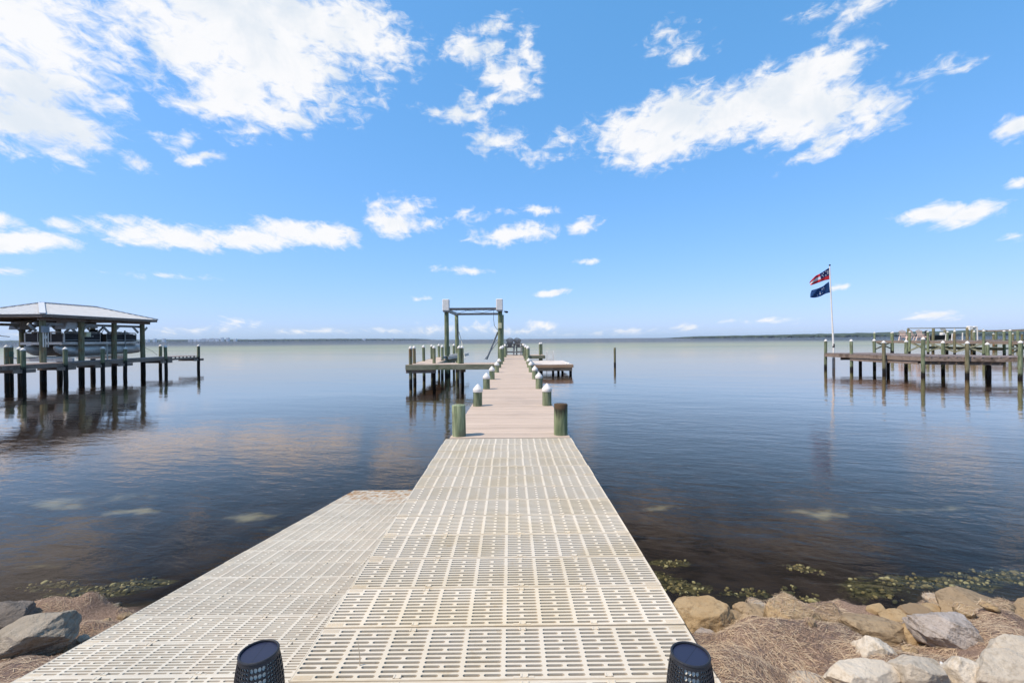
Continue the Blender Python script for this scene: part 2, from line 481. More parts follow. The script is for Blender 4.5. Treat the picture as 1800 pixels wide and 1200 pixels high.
class MB:
    def __init__(s):
        s.v, s.f, s.m = [], [], []

    def add(s, vs, fs, mi=0):
        k = len(s.v)
        s.v += [tuple(p) for p in vs]
        s.f += [tuple(i + k for i in f) for f in fs]
        s.m += [mi]*len(fs)
        return s

    def box(s, c, d, rotz=0, mi=0, ch=0.0, M=None):
        x, y, z = d[0]/2, d[1]/2, d[2]/2
        e = min(ch, x*.9, y*.9)
        if e > 0:       # vertical edges chamfered and top edge eased
            ring = [(-x+e, -y), (x-e, -y), (x, -y+e), (x, y-e), (x-e, y), (-x+e, y), (-x, y-e), (-x, -y+e)]
            ins = [(px - (e if px > 0 else -e)*.7, py - (e if py > 0 else -e)*.7) for px, py in ring]
            vs = [(a, b_, -z) for a, b_ in ring] + [(a, b_, z-e*.7) for a, b_ in ring] + [(a, b_, z) for a, b_ in ins]
            fs = [tuple(range(7, -1, -1)), tuple(range(16, 24))]
            for i in range(8):
                j = (i+1) % 8
                fs += [(i, j, 8+j, 8+i), (8+i, 8+j, 16+j, 16+i)]
        else:
            vs = [(-x, -y, -z), (x, -y, -z), (x, y, -z), (-x, y, -z), (-x, -y, z), (x, -y, z), (x, y, z), (-x, y, z)]
            fs = [(3, 2, 1, 0), (4, 5, 6, 7), (0, 1, 5, 4), (1, 2, 6, 5), (2, 3, 7, 6), (3, 0, 4, 7)]
        R = M if M is not None else Matrix.Rotation(rotz, 3, 'Z')
        return s.add([R @ Vector(p) + Vector(c) for p in vs], fs, mi)

    def bar(s, p0, p1, w, h, mi=0, up=(0, 0, 1)):
        p0, p1 = Vector(p0), Vector(p1)
        d = (p1 - p0).normalized()
        side = d.cross(Vector(up))
        if side.length < 1e-4:
            side = d.cross(Vector((1, 0, 0)))
        side.normalize()
        u = side.cross(d)
        a, b_ = side*w/2, u*h/2
        vs = []
        for p in (p0, p1):
            vs += [p - a - b_, p + a - b_, p + a + b_, p - a + b_]
        return s.add(vs, [(0, 1, 2, 3), (7, 6, 5, 4), (0, 4, 5, 1), (1, 5, 6, 2), (2, 6, 7, 3), (3, 7, 4, 0)], mi)

    def tube(s, pts, r, n=8, mi=0, caps=True):
        pts = [Vector(p) for p in pts]
        rs = r if isinstance(r, (list, tuple)) else [r]*len(pts)
        vs, fs = [], []
        prev = None
        for i, p in enumerate(pts):
            d = (pts[min(i+1, len(pts)-1)] - pts[max(i-1, 0)]).normalized()
            if prev is None:
                a = d.orthogonal().normalized()
            else:
                a = (prev - d*prev.dot(d)).normalized()
            prev = a
            c = d.cross(a)
            for k in range(n):
                vs.append(p + (a*cos(2*pi*k/n) + c*sin(2*pi*k/n))*rs[i])
        for i in range(len(pts)-1):
            for k in range(n):
                j = (k+1) % n
                fs.append((i*n+k, i*n+j, (i+1)*n+j, (i+1)*n+k))
        if caps:
            fs += [tuple(range(n-1, -1, -1)), tuple(range((len(pts)-1)*n, len(pts)*n))]
        return s.add(vs, fs, mi)

    def lathe(s, prof, n=20, c=(0, 0, 0), mi=0):
        vs, fs = [], []
        for (r, z) in prof:
            for k in range(n):
                vs.append((c[0] + r*cos(2*pi*k/n), c[1] + r*sin(2*pi*k/n), c[2] + z))
        for i in range(len(prof)-1):
            for k in range(n):
                j = (k+1) % n
                fs.append((i*n+k, i*n+j, (i+1)*n+j, (i+1)*n+k))
        fs += [tuple(range(n-1, -1, -1)), tuple(range((len(prof)-1)*n, len(prof)*n))]
        return s.add(vs, fs, mi)

    def prism(s, poly, z0, z1, mi=0):
        n = len(poly)
        vs = [(x, y, z0) for x, y in poly] + [(x, y, z1) for x, y in poly]
        fs = [tuple(range(n-1, -1, -1)), tuple(range(n, 2*n))]
        fs += [(i, (i+1) % n, n+(i+1) % n, n+i) for i in range(n)]
        return s.add(vs, fs, mi)

    def mesh(s, name, mats, smooth=False):
        me = bpy.data.meshes.new(name)
        me.from_pydata(s.v, [], s.f)
        for mm in (mats if isinstance(mats, (list, tuple)) else [mats]):
            me.materials.append(MT[mm] if isinstance(mm, str) else mm)
        me.polygons.foreach_set('material_index', s.m)
        me.update()
        if smooth:
            shade(me, smooth if smooth is not True else 40)
        return me

    def build(s, name, mats, parent=None, loc=(0, 0, 0), smooth=False, label=None):
        return put(name, s.mesh(name, mats, smooth), parent, loc, label)


def shade(me, ang):
    me.polygons.foreach_set('use_smooth', [True]*len(me.polygons))
    try:
        me.set_sharp_from_angle(angle=radians(ang))
    except Exception:
        pass


def put(name, me, parent=None, loc=(0, 0, 0), label=None, rot=None):
    o = link(bpy.data.objects.new(name, me))
    if parent is not None:
        o.parent = parent
    o.location = loc
    if rot:
        o.rotation_euler = rot
    if label:
        o['label'] = label
    return o


# ------------------------------------------------------------------ water and sea bed
def ground_z(x, y):
    """height of the shore and of the sea bed"""
    yy = y + .10*sin(x*1.3) + .12*mnoise.noise((x*.5, y*.3, 3.3))
    if yy < 3.75:
        z = min((3.75 - yy)*.34, .86 - .02*(1.2-yy) if yy < 1.2 else 9)
    elif yy < 5.6:
        z = -(yy - 3.75)*.27
    else:
        z = -.50 - .5*(1 - math.exp(-(yy-5.6)/8))
    if yy < 4.3:
        k = max(0.0, min(1.0, (4.3-yy)/.7))
        z += k*(.10*mnoise.noise((x*1.6, y*1.9, 1.0)) + .07*abs(mnoise.noise((x*3.3, y*3.7, 5.0))) + .02*mnoise.noise((x*9, y*9, 2.0)))
    for (mx, my, rx, ry, h) in MOUNDS:
        q = ((x-mx)/rx)**2 + ((y-my)/ry)**2
        if q < 4:
            z += h*math.exp(-q*1.6)
    return z


def gp(px, py, z=0.0):
    """where the sight line through a photo point meets height z (used to survey the place)"""
    d = py - hor(px)
    y = 800*(EYE - z)/d
    return (px - 897)/800*y, y


def shore_pt(px, py):
    d = py - hor(px)
    y = (EYE - .34*3.75)*800/(d - .34*800)
    return (px - 897)/800*y, y


MOUNDS = []
for (px, py, rx, ry, h) in ((1330, 1150, .33, .22, .16), (1430, 1140, .42, .22, .15), (1322, 1118, .18, .14, .13), (1740, 1115, .3, .2, .08),
                            (1290, 1185, .3, .2, .08), (90, 1090, .30, .20, .12), (158, 1086, .16, .14, .14), (205, 1084, .12, .10, .06), (150, 1115, .28, .2, .06), (30, 1185, .4, .3, .05)):
    x, y = shore_pt(px, py)
    MOUNDS.append((x, y, rx, ry, h*1.3))

x, y = gp(1545, 1050)
MOUNDS.append((x, y, .45, .28, -.16))
xs, ys = [], []
x = 0.0
while x < 30:
    xs.append(x)
    x += .045 if x < 5.2 else .045 + (x-5.2)*.06
xs = [-a for a in reversed(xs[1:])] + xs
y = -1.0
while y < 30:
    ys.append(y)
    y += .09 if y < 1.4 else (.04 if y < 4.6 else .04 + (y-4.6)*.05)
nx = len(xs)
vs = [(x, y, ground_z(x, y)) for y in ys for x in xs]
fs = [(j*nx+i, j*nx+i+1, (j+1)*nx+i+1, (j+1)*nx+i) for j in range(len(ys)-1) for i in range(nx-1)]


PEB = []


def bed_material():
    m, t, b = new_mat('shore_and_sea_bed')
    gpn = t.n('ShaderNodeNewGeometry')
    P = gpn.outputs['Position']
    X, Y, Z = t.xyz(P)[:]
    # dry seagrass wrack on land
    s1 = t.noise(t.vmath('MULTIPLY', P, (1, 1, 1)), 120, 6, .7, 1.5)
    s2 = t.noise(P, 7, 6, .65)
    wr = t.mix(t.step(s1, .36, .66), (.13, .085, .06), (.43, .30, .215))
    wr = t.mix(t.math('MULTIPLY', t.step(s2, .5, .7), .6), wr, (.15, .11, .10))
    # dark seagrass meadow under water
    g1 = t.noise(t.scale3(P, (1, .45, 1)), 1.6, 7, .65, .5)
    gr = t.mix(t.step(g1, .38, .68), (.016, .0115, .011), (.046, .033, .029))
    # pale sand openings in the meadow
    sand = []
    for (px, py, rx, ry, an, w) in ((100, 880, 75, 12, 0, 1), (240, 899, 58, 9, 0, 1), (435, 908, 62, 13, .1, .8), (1435, 903, 55, 10, .1, .9), (1155, 893, 40, 8, 0, .6),
                                    (1590, 897, 80, 7, 0, .6), (1690, 899, 35, 6, 0, .7), (60, 1030, 50, 14, .3, .5), (220, 868, 60, 8, .1, .5), (480, 930, 30, 8, 0, .4)):
        cx, cy = gp(px, py, -.6)
        ax = rx/800*cy
        y0, y1 = gp(px, py+ry, -.6)[1], gp(px, py-ry, -.6)[1]
        sand.append((cx, cy, ax*1.15, (y1-y0)/2*1.15, an*.4, w))
    wn = t.vmath('MULTIPLY', t.vmath('SUBTRACT', t.noise(P, 1.1, 5, .6, out=1), (.5, .5, .5)), (.9, 1.1, 0))
    P1 = t.vmath('ADD', t.vmath('MULTIPLY', P, (1, 1, 0)), (0, 0, 1))
    PW = t.vmath('ADD', P1, wn)
    ms = t.step(t.math('ADD', t.blobs(PW, sand), t.math('MULTIPLY', t.math('SUBTRACT', t.noise(P, 3.0, 6, .6), .5), 1.7)), .05, 1.0)
    col = t.mix(t.math('MULTIPLY', ms, .8), gr, (.40, .33, .19))
    # stones and oyster shells near the edge
    peb = []
    for (px, py, rx, ry, an, w) in ((1172, 957, 30, 9, 0, 1), (1165, 1020, 30, 25, 0, .8), (1205, 1043, 36, 15, 0, 1), (1412, 993, 22, 7, 0, .8), (1545, 1060, 50, 16, 0, 1),
                                    (1620, 1046, 70, 22, 0, 1), (1700, 1048, 50, 12, 0, .9), (1775, 1008, 50, 12, 0, .9), (1310, 1066, 40, 8, 0, .45), (1690, 1018, 20, 4, 0, .5),
                                    (240, 1018, 40, 14, .3, 1), (170, 1045, 60, 18, .3, .8), (90, 1028, 40, 9, .2, .5), (1412, 1070, 30, 7, 0, .3), (1790, 1040, 30, 20, 0, .8)):
        cx, cy = gp(px, py, -.2)
        ax = rx/800*cy
        y0, y1 = gp(px, py+ry, -.2)[1], gp(px, py-ry, -.2)[1]
        PEB.append((cx, cy, ax, (y1-y0)/2, w))
        peb.append((cx, cy, ax*1.35, (y1-y0)/2*1.5, 0, w))
    PW2 = t.vmath('ADD', P1, t.vmath('MULTIPLY', wn, (.35, .35, 0)))
    mp_ = t.step(t.math('ADD', t.blobs(PW2, peb), t.math('MULTIPLY', t.math('SUBTRACT', t.noise(P, 4.5, 6, .65), .5), 1.6)), .0, .35)
    pc = t.mix(t.step(t.noise(P, 16, 5, .65), .4, .62), (.030, .028, .014), (.14, .115, .05))
    col = t.mix(mp_, col, pc)
    # silty, pinkish open bottom beyond the weed beds
    mid = t.step(t.math('ADD', Y, t.math('MULTIPLY', t.math('SUBTRACT', t.noise(t.scale3(P, (.5, 1, 1)), .35, 5, .6), .5), 6.0)), 5.0, 18.0)
    col = t.mix(t.math('MULTIPLY', mid, t.step(t.noise(t.scale3(P, (.4, 1, 1)), .8, 5, .6), .2, .6, .8, 1.0)), col, (.085, .063, .058))
    # sand bar and deep water farther out
    far = t.math('ADD', Y, t.math('MULTIPLY', t.math('SUBTRACT', t.noise(t.scale3(P, (.4, 1, 1)), .02, 5, .6), .5), 50))
    col = t.mix(t.step(far, 28, 75), col, (.40, .43, .31))
    bars = t.noise(t.scale3(P, (.25, 1.0, 1.0)), .035, 5, .6)
    col = t.mix(t.math('MULTIPLY', t.step(bars, .5, .62), t.step(far, 60, 90)), col, (.27, .33, .28))
    col = t.mix(t.step(far, 190, 420), col, (.035, .085, .16))
    zz = t.math('ADD', Z, t.math('MULTIPLY', t.math('SUBTRACT', s2, .5), .10))
    dry = t.step(zz, .00, .10)
    col = t.mix(dry, t.mix(t.step(zz, -.10, .0), col, (.045, .036, .026)), wr)
    t.put(b, 'Base Color', col)
    b.inputs['Roughness'].default_value = .95
    b.inputs['Specular IOR Level'].default_value = .05
    bump(t, b, t.math('ADD', t.math('MULTIPLY', s1, .5), s2), .012)
    return m


MT['bed'] = bed_material()
mb = MB()
mb.add(vs, fs)
o = mb.build('shore', 'bed', smooth=180)
tag(o, kind='structure')
mb = MB()
mb.add([(-9000, -300, -1.03), (9000, -300, -1.03), (9000, 9000, -1.03), (-9000, 9000, -1.03)], [(0, 1, 2, 3)])
tag(mb.build('seabed', 'bed'), kind='structure')

m = bpy.data.materials.new('bay_water')
m.use_nodes = True
t = NT(m.node_tree)
m.node_tree.nodes.clear()
out = t.n('ShaderNodeOutputMaterial')
gpn = t.n('ShaderNodeNewGeometry')
P = gpn.outputs['Position']
X, Y, Z = t.xyz(P)[:]
dist = t.math('SQRT', t.math('ADD', t.math('MULTIPLY', X, X), t.math('MULTIPLY', Y, Y)))
R1 = t.n('ShaderNodeMapping')
t.put(R1, 0, P)
R1.inputs[2].default_value = (0, 0, radians(14))
q = R1.outputs[0]
a0 = t.noise(t.scale3(q, (.35, 1.0, 1)), .42, 2, .5, .2)
a1 = t.noise(t.scale3(q, (.40, 1.0, 1)), 1.1, 3, .5, .3)
a2 = t.noise(t.scale3(q, (.45, 1.0, 1)), 3.6, 4, .55, .4)
a3 = t.noise(t.scale3(q, (.6, 1.0, 1)), 14.0, 3, .5)
nearw = t.step(dist, 9.5, 18, 1.0, .30)
ruff = t.step(t.noise(t.scale3(P, (.5, 1, 1)), .055, 4, .55), .38, .66, .35, 1.0)       # patches of breeze
out_y = t.step(Y, 30, 130)                                                                # rougher away from the sheltered shore
amp = t.math('MULTIPLY', ruff, t.math('MULTIPLY_ADD', out_y, 2.2, 1.15))
fine = t.math('MULTIPLY', t.math('ADD', t.math('MULTIPLY', a2, .017), t.math('MULTIPLY', a3, .0042)), nearw)
h = t.math('ADD', t.math('ADD', t.math('MULTIPLY', a0, .019), t.math('MULTIPLY', a1, .013)), fine)
h = t.math('MULTIPLY', h, amp)
bp = t.n('ShaderNodeBump')
bp.inputs['Strength'].default_value = 1.0
bp.inputs['Distance'].default_value = 1.0
t.put(bp, 'Height', h)
fr = t.n('ShaderNodeFresnel')
fr.inputs['IOR'].default_value = 1.33
t.put(fr, 'Normal', bp.outputs[0])
gl = t.n('ShaderNodeBsdfGlossy')
gl.inputs['Color'].default_value = (1.0, .81, .675, 1)
gl.inputs['Roughness'].default_value = .025
t.put(gl, 'Normal', bp.outputs[0])
tr = t.n('ShaderNodeBsdfTransparent')
tr.inputs['Color'].default_value = (.80, .84, .83, 1)
mx = t.n('ShaderNodeMixShader')
frs = t.math('MAXIMUM', t.math('MULTIPLY_ADD', fr.outputs[0], 2.05, -.175), .016)
ffac = t.math('MINIMUM', frs, t.math('MULTIPLY_ADD', out_y, -.52, .90))
t.put(mx, 0, ffac)
t.t.links.new(tr.outputs[0], mx.inputs[1])
t.t.links.new(gl.outputs[0], mx.inputs[2])
t.t.links.new(mx.outputs[0], out.inputs[0])
MT['water'] = m
mb = MB()
mb.add([(-8000, -200, 0), (8000, -200, 0), (8000, 8000, 0), (-8000, 8000, 0)], [(0, 1, 2, 3)])
tag(mb.build('water', 'water'), kind='structure')


# ------------------------------------------------------------------ far shores
def ridge(name, pts, depth, seed, mat, step=9.0, rough=.5):
    """wooded strip along a line of (x, y, height), bumpy crowns on top"""
    mb = MB()
    prof = []
    for (a, b_) in zip(pts[:-1], pts[1:]):
        n = max(2, int(hypot(b_[0]-a[0], b_[1]-a[1])/step))
        for i in range(n):
            k = i/n
            prof.append((a[0]+(b_[0]-a[0])*k, a[1]+(b_[1]-a[1])*k, a[2]+(b_[2]-a[2])*k))
    rows = [(0, -.3), (.0, .45), (.12, .8), (.3, 1.0), (.7, 1.0), (1, .5)]
    vs = []
    for r, (dd, hh) in enumerate(rows):
        for i, (x, y, hgt) in enumerate(prof):
            nn = mnoise.noise((x*.035, y*.03 + r*.8, seed)) * .45 + mnoise.noise((x*.11, y*.1 + r*1.7, seed+5))*.35
            vs.append((x + mnoise.noise((x, r*3.1, seed))*step*.4, y + dd*depth + mnoise.noise((x*.05, r*7, 2.0))*depth*.1, hgt*hh*(1 + nn*rough) if hh > 0 else -1.0))
    n = len(prof)
    fs = [(r*n+i, r*n+i+1, (r+1)*n+i+1, (r+1)*n+i) for r in range(len(rows)-1) for i in range(n-1)]
    mb.add(vs, fs)
    return mb.build(name, mat)


MT['far_wood'] = pmat('far_dark_green_wood', (.030, .048, .030), (.055, .075, .042), .06, .95, bdist=0, varied=0)
MT['far_build'] = pmat('pale_far_render', (.60, .60, .60), (.66, .65, .63), .05, .9, bdist=0, varied=.15)
o = ridge('treeline', [(660, 1850, 1), (800, 1830, 7), (1000, 1800, 9), (1250, 1750, 12), (1500, 1650, 16), (1750, 1550, 20), (2300, 1500, 22)], 160, 3.0, 'far_wood')
tag(o, 'low dark wooded shore along the horizon behind the flag', 'treeline', kind='stuff')
o = ridge('treeline', [(-6500, 4300, 26), (-3600, 4200, 22), (-2600, 4150, 18), (-1600, 4100, 16), (-900, 4100, 11), (-700, 4100, 3)], 260, 8.0, 'far_wood', 14)
tag(o, 'thin hazy wooded shore along the horizon behind the boathouse', 'treeline', kind='stuff')
for i in range(15):
    px = (262, 274, 290, 336, 345, 352, 360, 366, 374, 383, 392, 402, 415, 690, 640)[i]
    y = 4110
    x = (px-897)/800*y
    hb = rnd.uniform(20, 34) if i < 13 else 16
    wd = rnd.uniform(18, 34)
    mb = MB()
    mb.box((0, 0, hb/2), (wd, 24, hb))
    mb.box((wd*.1, 0, hb+1.5), (wd*.4, 10, 3))
    for k in range(int(hb/4)):
        mb.box((0, -12.3, 2.4+k*4), (wd*.9, .5, 1.2))
    o = mb.build('tower_block', 'far_build', loc=(x, y, 0))
    tag(o, 'tiny pale building block on the far left horizon shore', 'building', 'tiny buildings on the far left shore')

# ------------------------------------------------------------------ timber parts shared by all piers
_pm = {}


def piling_mesh(r, top, bot, mat, flat=False):
    key = (round(r, 3), round(top, 2), round(bot, 2), mat)
    if key in _pm:
        return _pm[key]
    mb = MB()
    n, prof = 26, []
    L = top-bot
    for i in range(13):
        k = i/12
        prof.append((r*(1.03-.05*k), bot + L*k))
    if flat:
        prof.append((r*.93, top+.006))
    mb.lathe(prof, n)
    for i, p in enumerate(mb.v):
        a = atan2(p[1], p[0])
        w = 1 + .035*mnoise.noise((cos(a)*1.5, sin(a)*1.5, p[2]*.8 + r*50)) + .02*mnoise.noise((cos(a)*5, sin(a)*5, p[2]*.3))
        mb.v[i] = (p[0]*w + .012*mnoise.noise((p[2]*.5, 1, 1)), p[1]*w, p[2])
    me = mb.mesh('piling', mat, 55)
    _pm[key] = me
    return me


def cap_mesh(r):
    key = ('cap', round(r, 3))
    if key not in _pm:
        mb = MB()
        mb.lathe([(r*1.10, -.052), (r*1.12, -.048), (r*1.12, .0), (r*1.08, .008), (r*.55, .058), (r*.10, .096), (r*.01, .099)], 18)
        _pm[key] = mb.mesh('piling_cap', 'cap', 30)
    return _pm[key]


def piling(parent, x, y, top, r=.085, bot=-1.4, mat='post', cap=True, label=None, lean=0.016):
    o = put('piling', piling_mesh(r, top, bot, mat, not cap), parent, (x, y, 0), label, (rnd.uniform(-lean, lean), rnd.uniform(-lean, lean), rnd.uniform(0, 6.28)))
    if cap:
        put('piling_cap', cap_mesh(r*.97), o, (0, 0, top-.01))
    return o


def boards(mb, p0, p1, half, z, pitch=.14, gap=.011, th=.032, along=False, wob=.003, cut=None, mi=0):
    """planks laid across the run p0 -> p1"""
    p0, p1 = Vector((*p0, 0)), Vector((*p1, 0))
    d = (p1-p0)
    L = d.length
    d.normalize()
    a = atan2(d.y, d.x)
    n = int(L/pitch)
    for i in range(n):
        c = p0 + d*(pitch*(i+.5))
        h0 = half + rnd.uniform(-wob, wob)
        mb.box((c.x, c.y, z - th/2 + rnd.uniform(-.0012, .0012)), (pitch-gap, h0*2, th), a, mi, .004)
    return mb


# ------------------------------------------------------------------ grating panels
def slot_panel(name, width, depth, mat, pattern):
    """one moulded deck panel: rows of long and split slots, real holes"""
    mb = MB()
    ncol, nrow = 10, 12
    rim_y = .0105
    cw = width/ncol
    rh = (depth-.004 - 2*rim_y)/nrow
    TH = .036
    x0, y0 = -width/2, -depth/2 + .002

    def cell(ax, ay, bx, by, hole):
        if not hole:
            mb.add([(ax, ay, 0), (bx, ay, 0), (bx, by, 0), (ax, by, 0)], [(0, 1, 2, 3)])
            return
        cx, cy = (ax+bx)/2, (ay+by)/2
        r = .0067
        hl = (bx-ax)/2 - hole
        a = hl - r
        ri = [(cx + a + r*sin(pi*k/4), cy - r*cos(pi*k/4)) for k in range(5)]         # right arc, bottom to top
        le = [(cx - a - r*sin(pi*k/4), cy + r*cos(pi*k/4)) for k in range(5)]         # left arc, top to bottom
        vs = [(ax, ay, 0), (bx, ay, 0), (bx, by, 0), (ax, by, 0)] + [(x, y, 0) for x, y in ri] + [(x, y, 0) for x, y in le]
        lo = [(cx + (x-cx)*.996, cy + (y-cy)*.86, -TH) for x, y in ri+le]
        fs = [(0, 1, 4, 13), (2, 3, 9, 8)]
        fs.append((1, 2, 8, 7, 6, 5, 4))
        fs.append((3, 0, 13, 12, 11, 10, 9))
        for k in range(10):
            j = (k+1) % 10
            fs.append((4+j, 4+k, 14+k, 14+j))
        mb.add(vs + lo, fs)

    for rrow in range(nrow):
        ya, yb = y0 + rim_y + rrow*rh, y0 + rim_y + (rrow+1)*rh
        for c in range(ncol):
            xa, xb = x0 + c*cw, x0 + (c+1)*cw
            edge = rrow in (0, nrow-1)
            split = (rrow % 2 == pattern)
            if edge and c in (2, 5, 7):
                split = True
            if split:
                xm = (xa+xb)/2
                outer = edge and c == 0
                cell(xa, ya, xm, yb, 0 if outer else .0062)
                outer = edge and c == ncol-1
                cell(xm, ya, xb, yb, 0 if outer else .0062)
            elif edge and c in (0, ncol-1):
                xm = (xa+xb)/2
                cell(xa, ya, xm, yb, 0 if c == 0 else .0062)
                cell(xm, ya, xb, yb, 0 if c else .0062)
            else:
                cell(xa, ya, xb, yb, .0075)
    # raised side rails along both seams, skirt round the edge
    for sgn, yr in ((-1, y0 + rim_y/2), (1, y0 + depth - .004 - rim_y/2)):
        mb.box((0, yr, -.018), (width, rim_y, .036))
    for xe in (-width/2, width/2):
        mb.box((xe, 0, -.02), (.004, depth-.008, .042))
    # clip mouldings beside the seam
    for c in (2, 5, 7):
        xc = x0 + (c+.5)*cw
        for yr, sg in ((-depth/2+.018, 1), (depth/2-.018, -1)):
            mb.box((xc, yr, .0012), (.030, .014, .0024))
            mb.box((xc-.011, yr+sg*.002, .0028), (.006, .018, .003))
            mb.box((xc+.011, yr+sg*.002, .0028), (.006, .018, .003))
    for sg in (-1, 1):
        for ye in (-depth/2+.021, depth/2-.021):
            for k in range(4):
                mb.box((sg*(width/2-.041), ye+(k-1.5)*.0055, .0008), (.066, .0018, .0016))
    mb.box((.075, -depth/2+.0135, .0006), (.075, .010, .0012))
    return mb.mesh(name, mat)


PW, PD = 1.535, .3048
root = empty('grating_dock', (-.033, 1.32, DECK))
tag(root, 'upper level cream slotted plastic dock leading straight out from the shore', 'dock')
me_a, me_b = slot_panel('grating_panel', PW, PD, 'grate', 0), slot_panel('grating_panel', PW, PD, 'grate', 1)
for i in range(14):
    y = PD*(i+.5)
    put('grating_panel', me_a, root, (rnd.uniform(-.003, .003), y, rnd.uniform(-.0015, .0015)), rot=(rnd.uniform(-.003, .003), rnd.uniform(-.0012, .0012), rnd.uniform(-.0018, .0018)))
for xx in (-.71, -.03, .68):
    mb = MB()
    mb.box((xx, PD*7, -.145), (.04, PD*14-.02, .19))
    mb.build('joist', 'beam_brown', root)
for yy in (1.6, 3.9):
    for xx in (-.62, .62):
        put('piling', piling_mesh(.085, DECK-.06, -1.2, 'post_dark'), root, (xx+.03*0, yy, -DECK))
# lower ramp, sloping down into the water on the left
S = .139
ang = atan(S)
RW = 1.49
rx0 = -2.305
h0 = 1.27
Yend = 6.66
ramp = empty('grating_ramp', (rx0 + RW/2, Yend, EYE - (h0 + S*Yend)))
ramp.rotation_euler = (-ang, 0, 0)
tag(ramp, 'lower level greyish slotted plastic boat ramp sloping down into the water', 'ramp')
me_r = slot_panel('grating_panel', RW, PD, 'grate_ramp', 0)
for i in range(19):
    put('grating_panel', me_r, ramp, (rnd.uniform(-.003, .003), -PD*(i+.5), rnd.uniform(-.0015, .0015)), rot=(rnd.uniform(-.003, .003), 0, rnd.uniform(-.0018, .0018)))
for xx in (-.68, 0, .68):
    mb = MB()
    mb.box((xx, -PD*9.5, -.11), (.04, PD*19-.02, .13))
    mb.build('joist', 'beam_brown', ramp)
# seawall cap behind the ramp, just under the camera
mb = MB()
mb.box((0, .72, .26), (12, 1.1, 1.38), ch=.02)
tag(mb.build('seawall', 'concrete'), 'concrete seawall cap at the landward end of the dock', 'seawall')

# ------------------------------------------------------------------ wooden dock
wd = empty('wooden_dock', (0, 0, 0))
tag(wd, 'long tan boarded dock on green pilings running out to a boat lift', 'dock')


def wc(y):
    return -.085 + .0125*y


mb = MB()
boards(mb, (wc(5.62), 5.62), (wc(35.6), 35.6), .745, DECK)
mb.build('deck', 'deck', wd)
for s in (-1, 1):
    mb = MB()
    mb.bar((wc(5.64)+s*.715, 5.64, DECK-.135), (wc(35.5)+s*.715, 35.5, DECK-.135), .045, .20)
    mb.build('stringer', 'beam_green', wd)
for s in (-1, 1):
    piling(wd, wc(5.72)+s*.632, 5.77, DECK+.385, .088, mat='post' if s < 0 else 'post_burnt', cap=False, label='green flat topped post without a cap' if s < 0 else 'charred flat topped post without a cap')
    for i, y in enumerate((8.28, 11.1, 13.75, 16.6, 19.3)):
        piling(wd, wc(y)+s*.637, y+.04, DECK+.315, .084)
    for y in ((22.0, 24.7) if s < 0 else (22.1, 25.3, 28.2, 31.0, 33.6)):
        piling(wd, wc(y)+s*.637, y, DECK+.80, .084)
piling(wd, wc(30)-.637, 30.6, DECK+.80, .084)
piling(wd, wc(34)-.637, 34.6, DECK+.80, .084)
# left branch: cross walk and finger beside the slip
mb = MB()
boards(mb, (-5.08, 22.95), (wc(22.9)-.76, 22.95), .74, DECK)
mb.build('branch_deck', 'deck', wd)
mb = MB()
boards(mb, (-4.43, 23.71), (-4.43, 32.4), .60, DECK)
mb.build('finger_deck', 'deck', wd)
mb = MB()
mb.bar((-5.08, 22.18, DECK-.13), (wc(22.2)-.75, 22.18, DECK-.13), .05, .25)
mb.build('fascia', 'beam_green', wd)
mb = MB()
mb.bar((-5.10, 22.2, DECK-.13), (-5.10, 32.4, DECK-.13), .05, .25)
mb.build('fascia', 'beam_green', wd)
mb = MB()
mb.bar((-3.80, 23.72, DECK-.15), (-3.80, 32.4, DECK-.15), .05, .25)
mb.build('fascia', 'beam_green', wd)
for (p, q) in (((-5.12, 22.3), (-3.65, 22.3)), ((-2.75, 22.8), (-2.25, 22.8)), ((-5.05, 26.0), (-3.8, 26.0)), ((-5.05, 29.0), (-3.8, 29.0))):
    mb = MB()
    mb.bar((*p, DECK-.34), (*q, DECK-.34), .05, .16)
    mb.build('cross_beam', 'beam_brown', wd)
for (x, y, mt_) in ((-4.90, 22.35, 'post_brown'), (-4.90, 23.3, 'post_brown'), (-4.90, 25.8, 'post'), (-4.90, 28.5, 'post'), (-4.93, 31.4, 'post'),
                    (-3.93, 23.4, 'post_dark'), (-3.96, 26.4, 'post'), (-3.96, 29.4, 'post'), (-3.98, 32.0, 'post'), (-2.60, 22.85, 'post'), (-2.42, 22.95, 'post_dark')):
    piling(wd, x, y, DECK+.83, .083, mat=mt_)
mb = MB()
mb.tube([(-2.52, 22.72, DECK-.2), (-2.52, 22.72, -1)], .055, 12)
mb.build('conduit', 'pvc', wd, smooth=True)
# right branch near the far end
mb = MB()
boards(mb, (wc(34)+.76, 34.6), (2.55, 34.6), .75, DECK)
mb.build('branch_deck', 'deck', wd)
mb = MB()
mb.bar((wc(34)+.76, 33.83, DECK-.15), (2.55, 33.83, DECK-.15), .05, .22)
mb.bar((2.57, 33.83, DECK-.15), (2.57, 35.35, DECK-.15), .05, .22)
mb.build('fascia', 'beam_green', wd)
mb = MB()
mb.box((1.75, 33.9, .45), (1.3, .10, .30))
mb.build('cross_beam', 'beam_green', wd)
for (x, y) in ((2.22, 34.2), (2.42, 35.2), (1.2, 35.2)):
    piling(wd, x, y, DECK+.86 if x > 2 else DECK-.05, .083, cap=x > 2)
MT['platform_top'] = pmat('bleached_board', (.62, .545, .47), (.70, .62, .54), 5, .8, (.35, 5, 5), .001, c3=(.54, .46, .39), s3=.8)
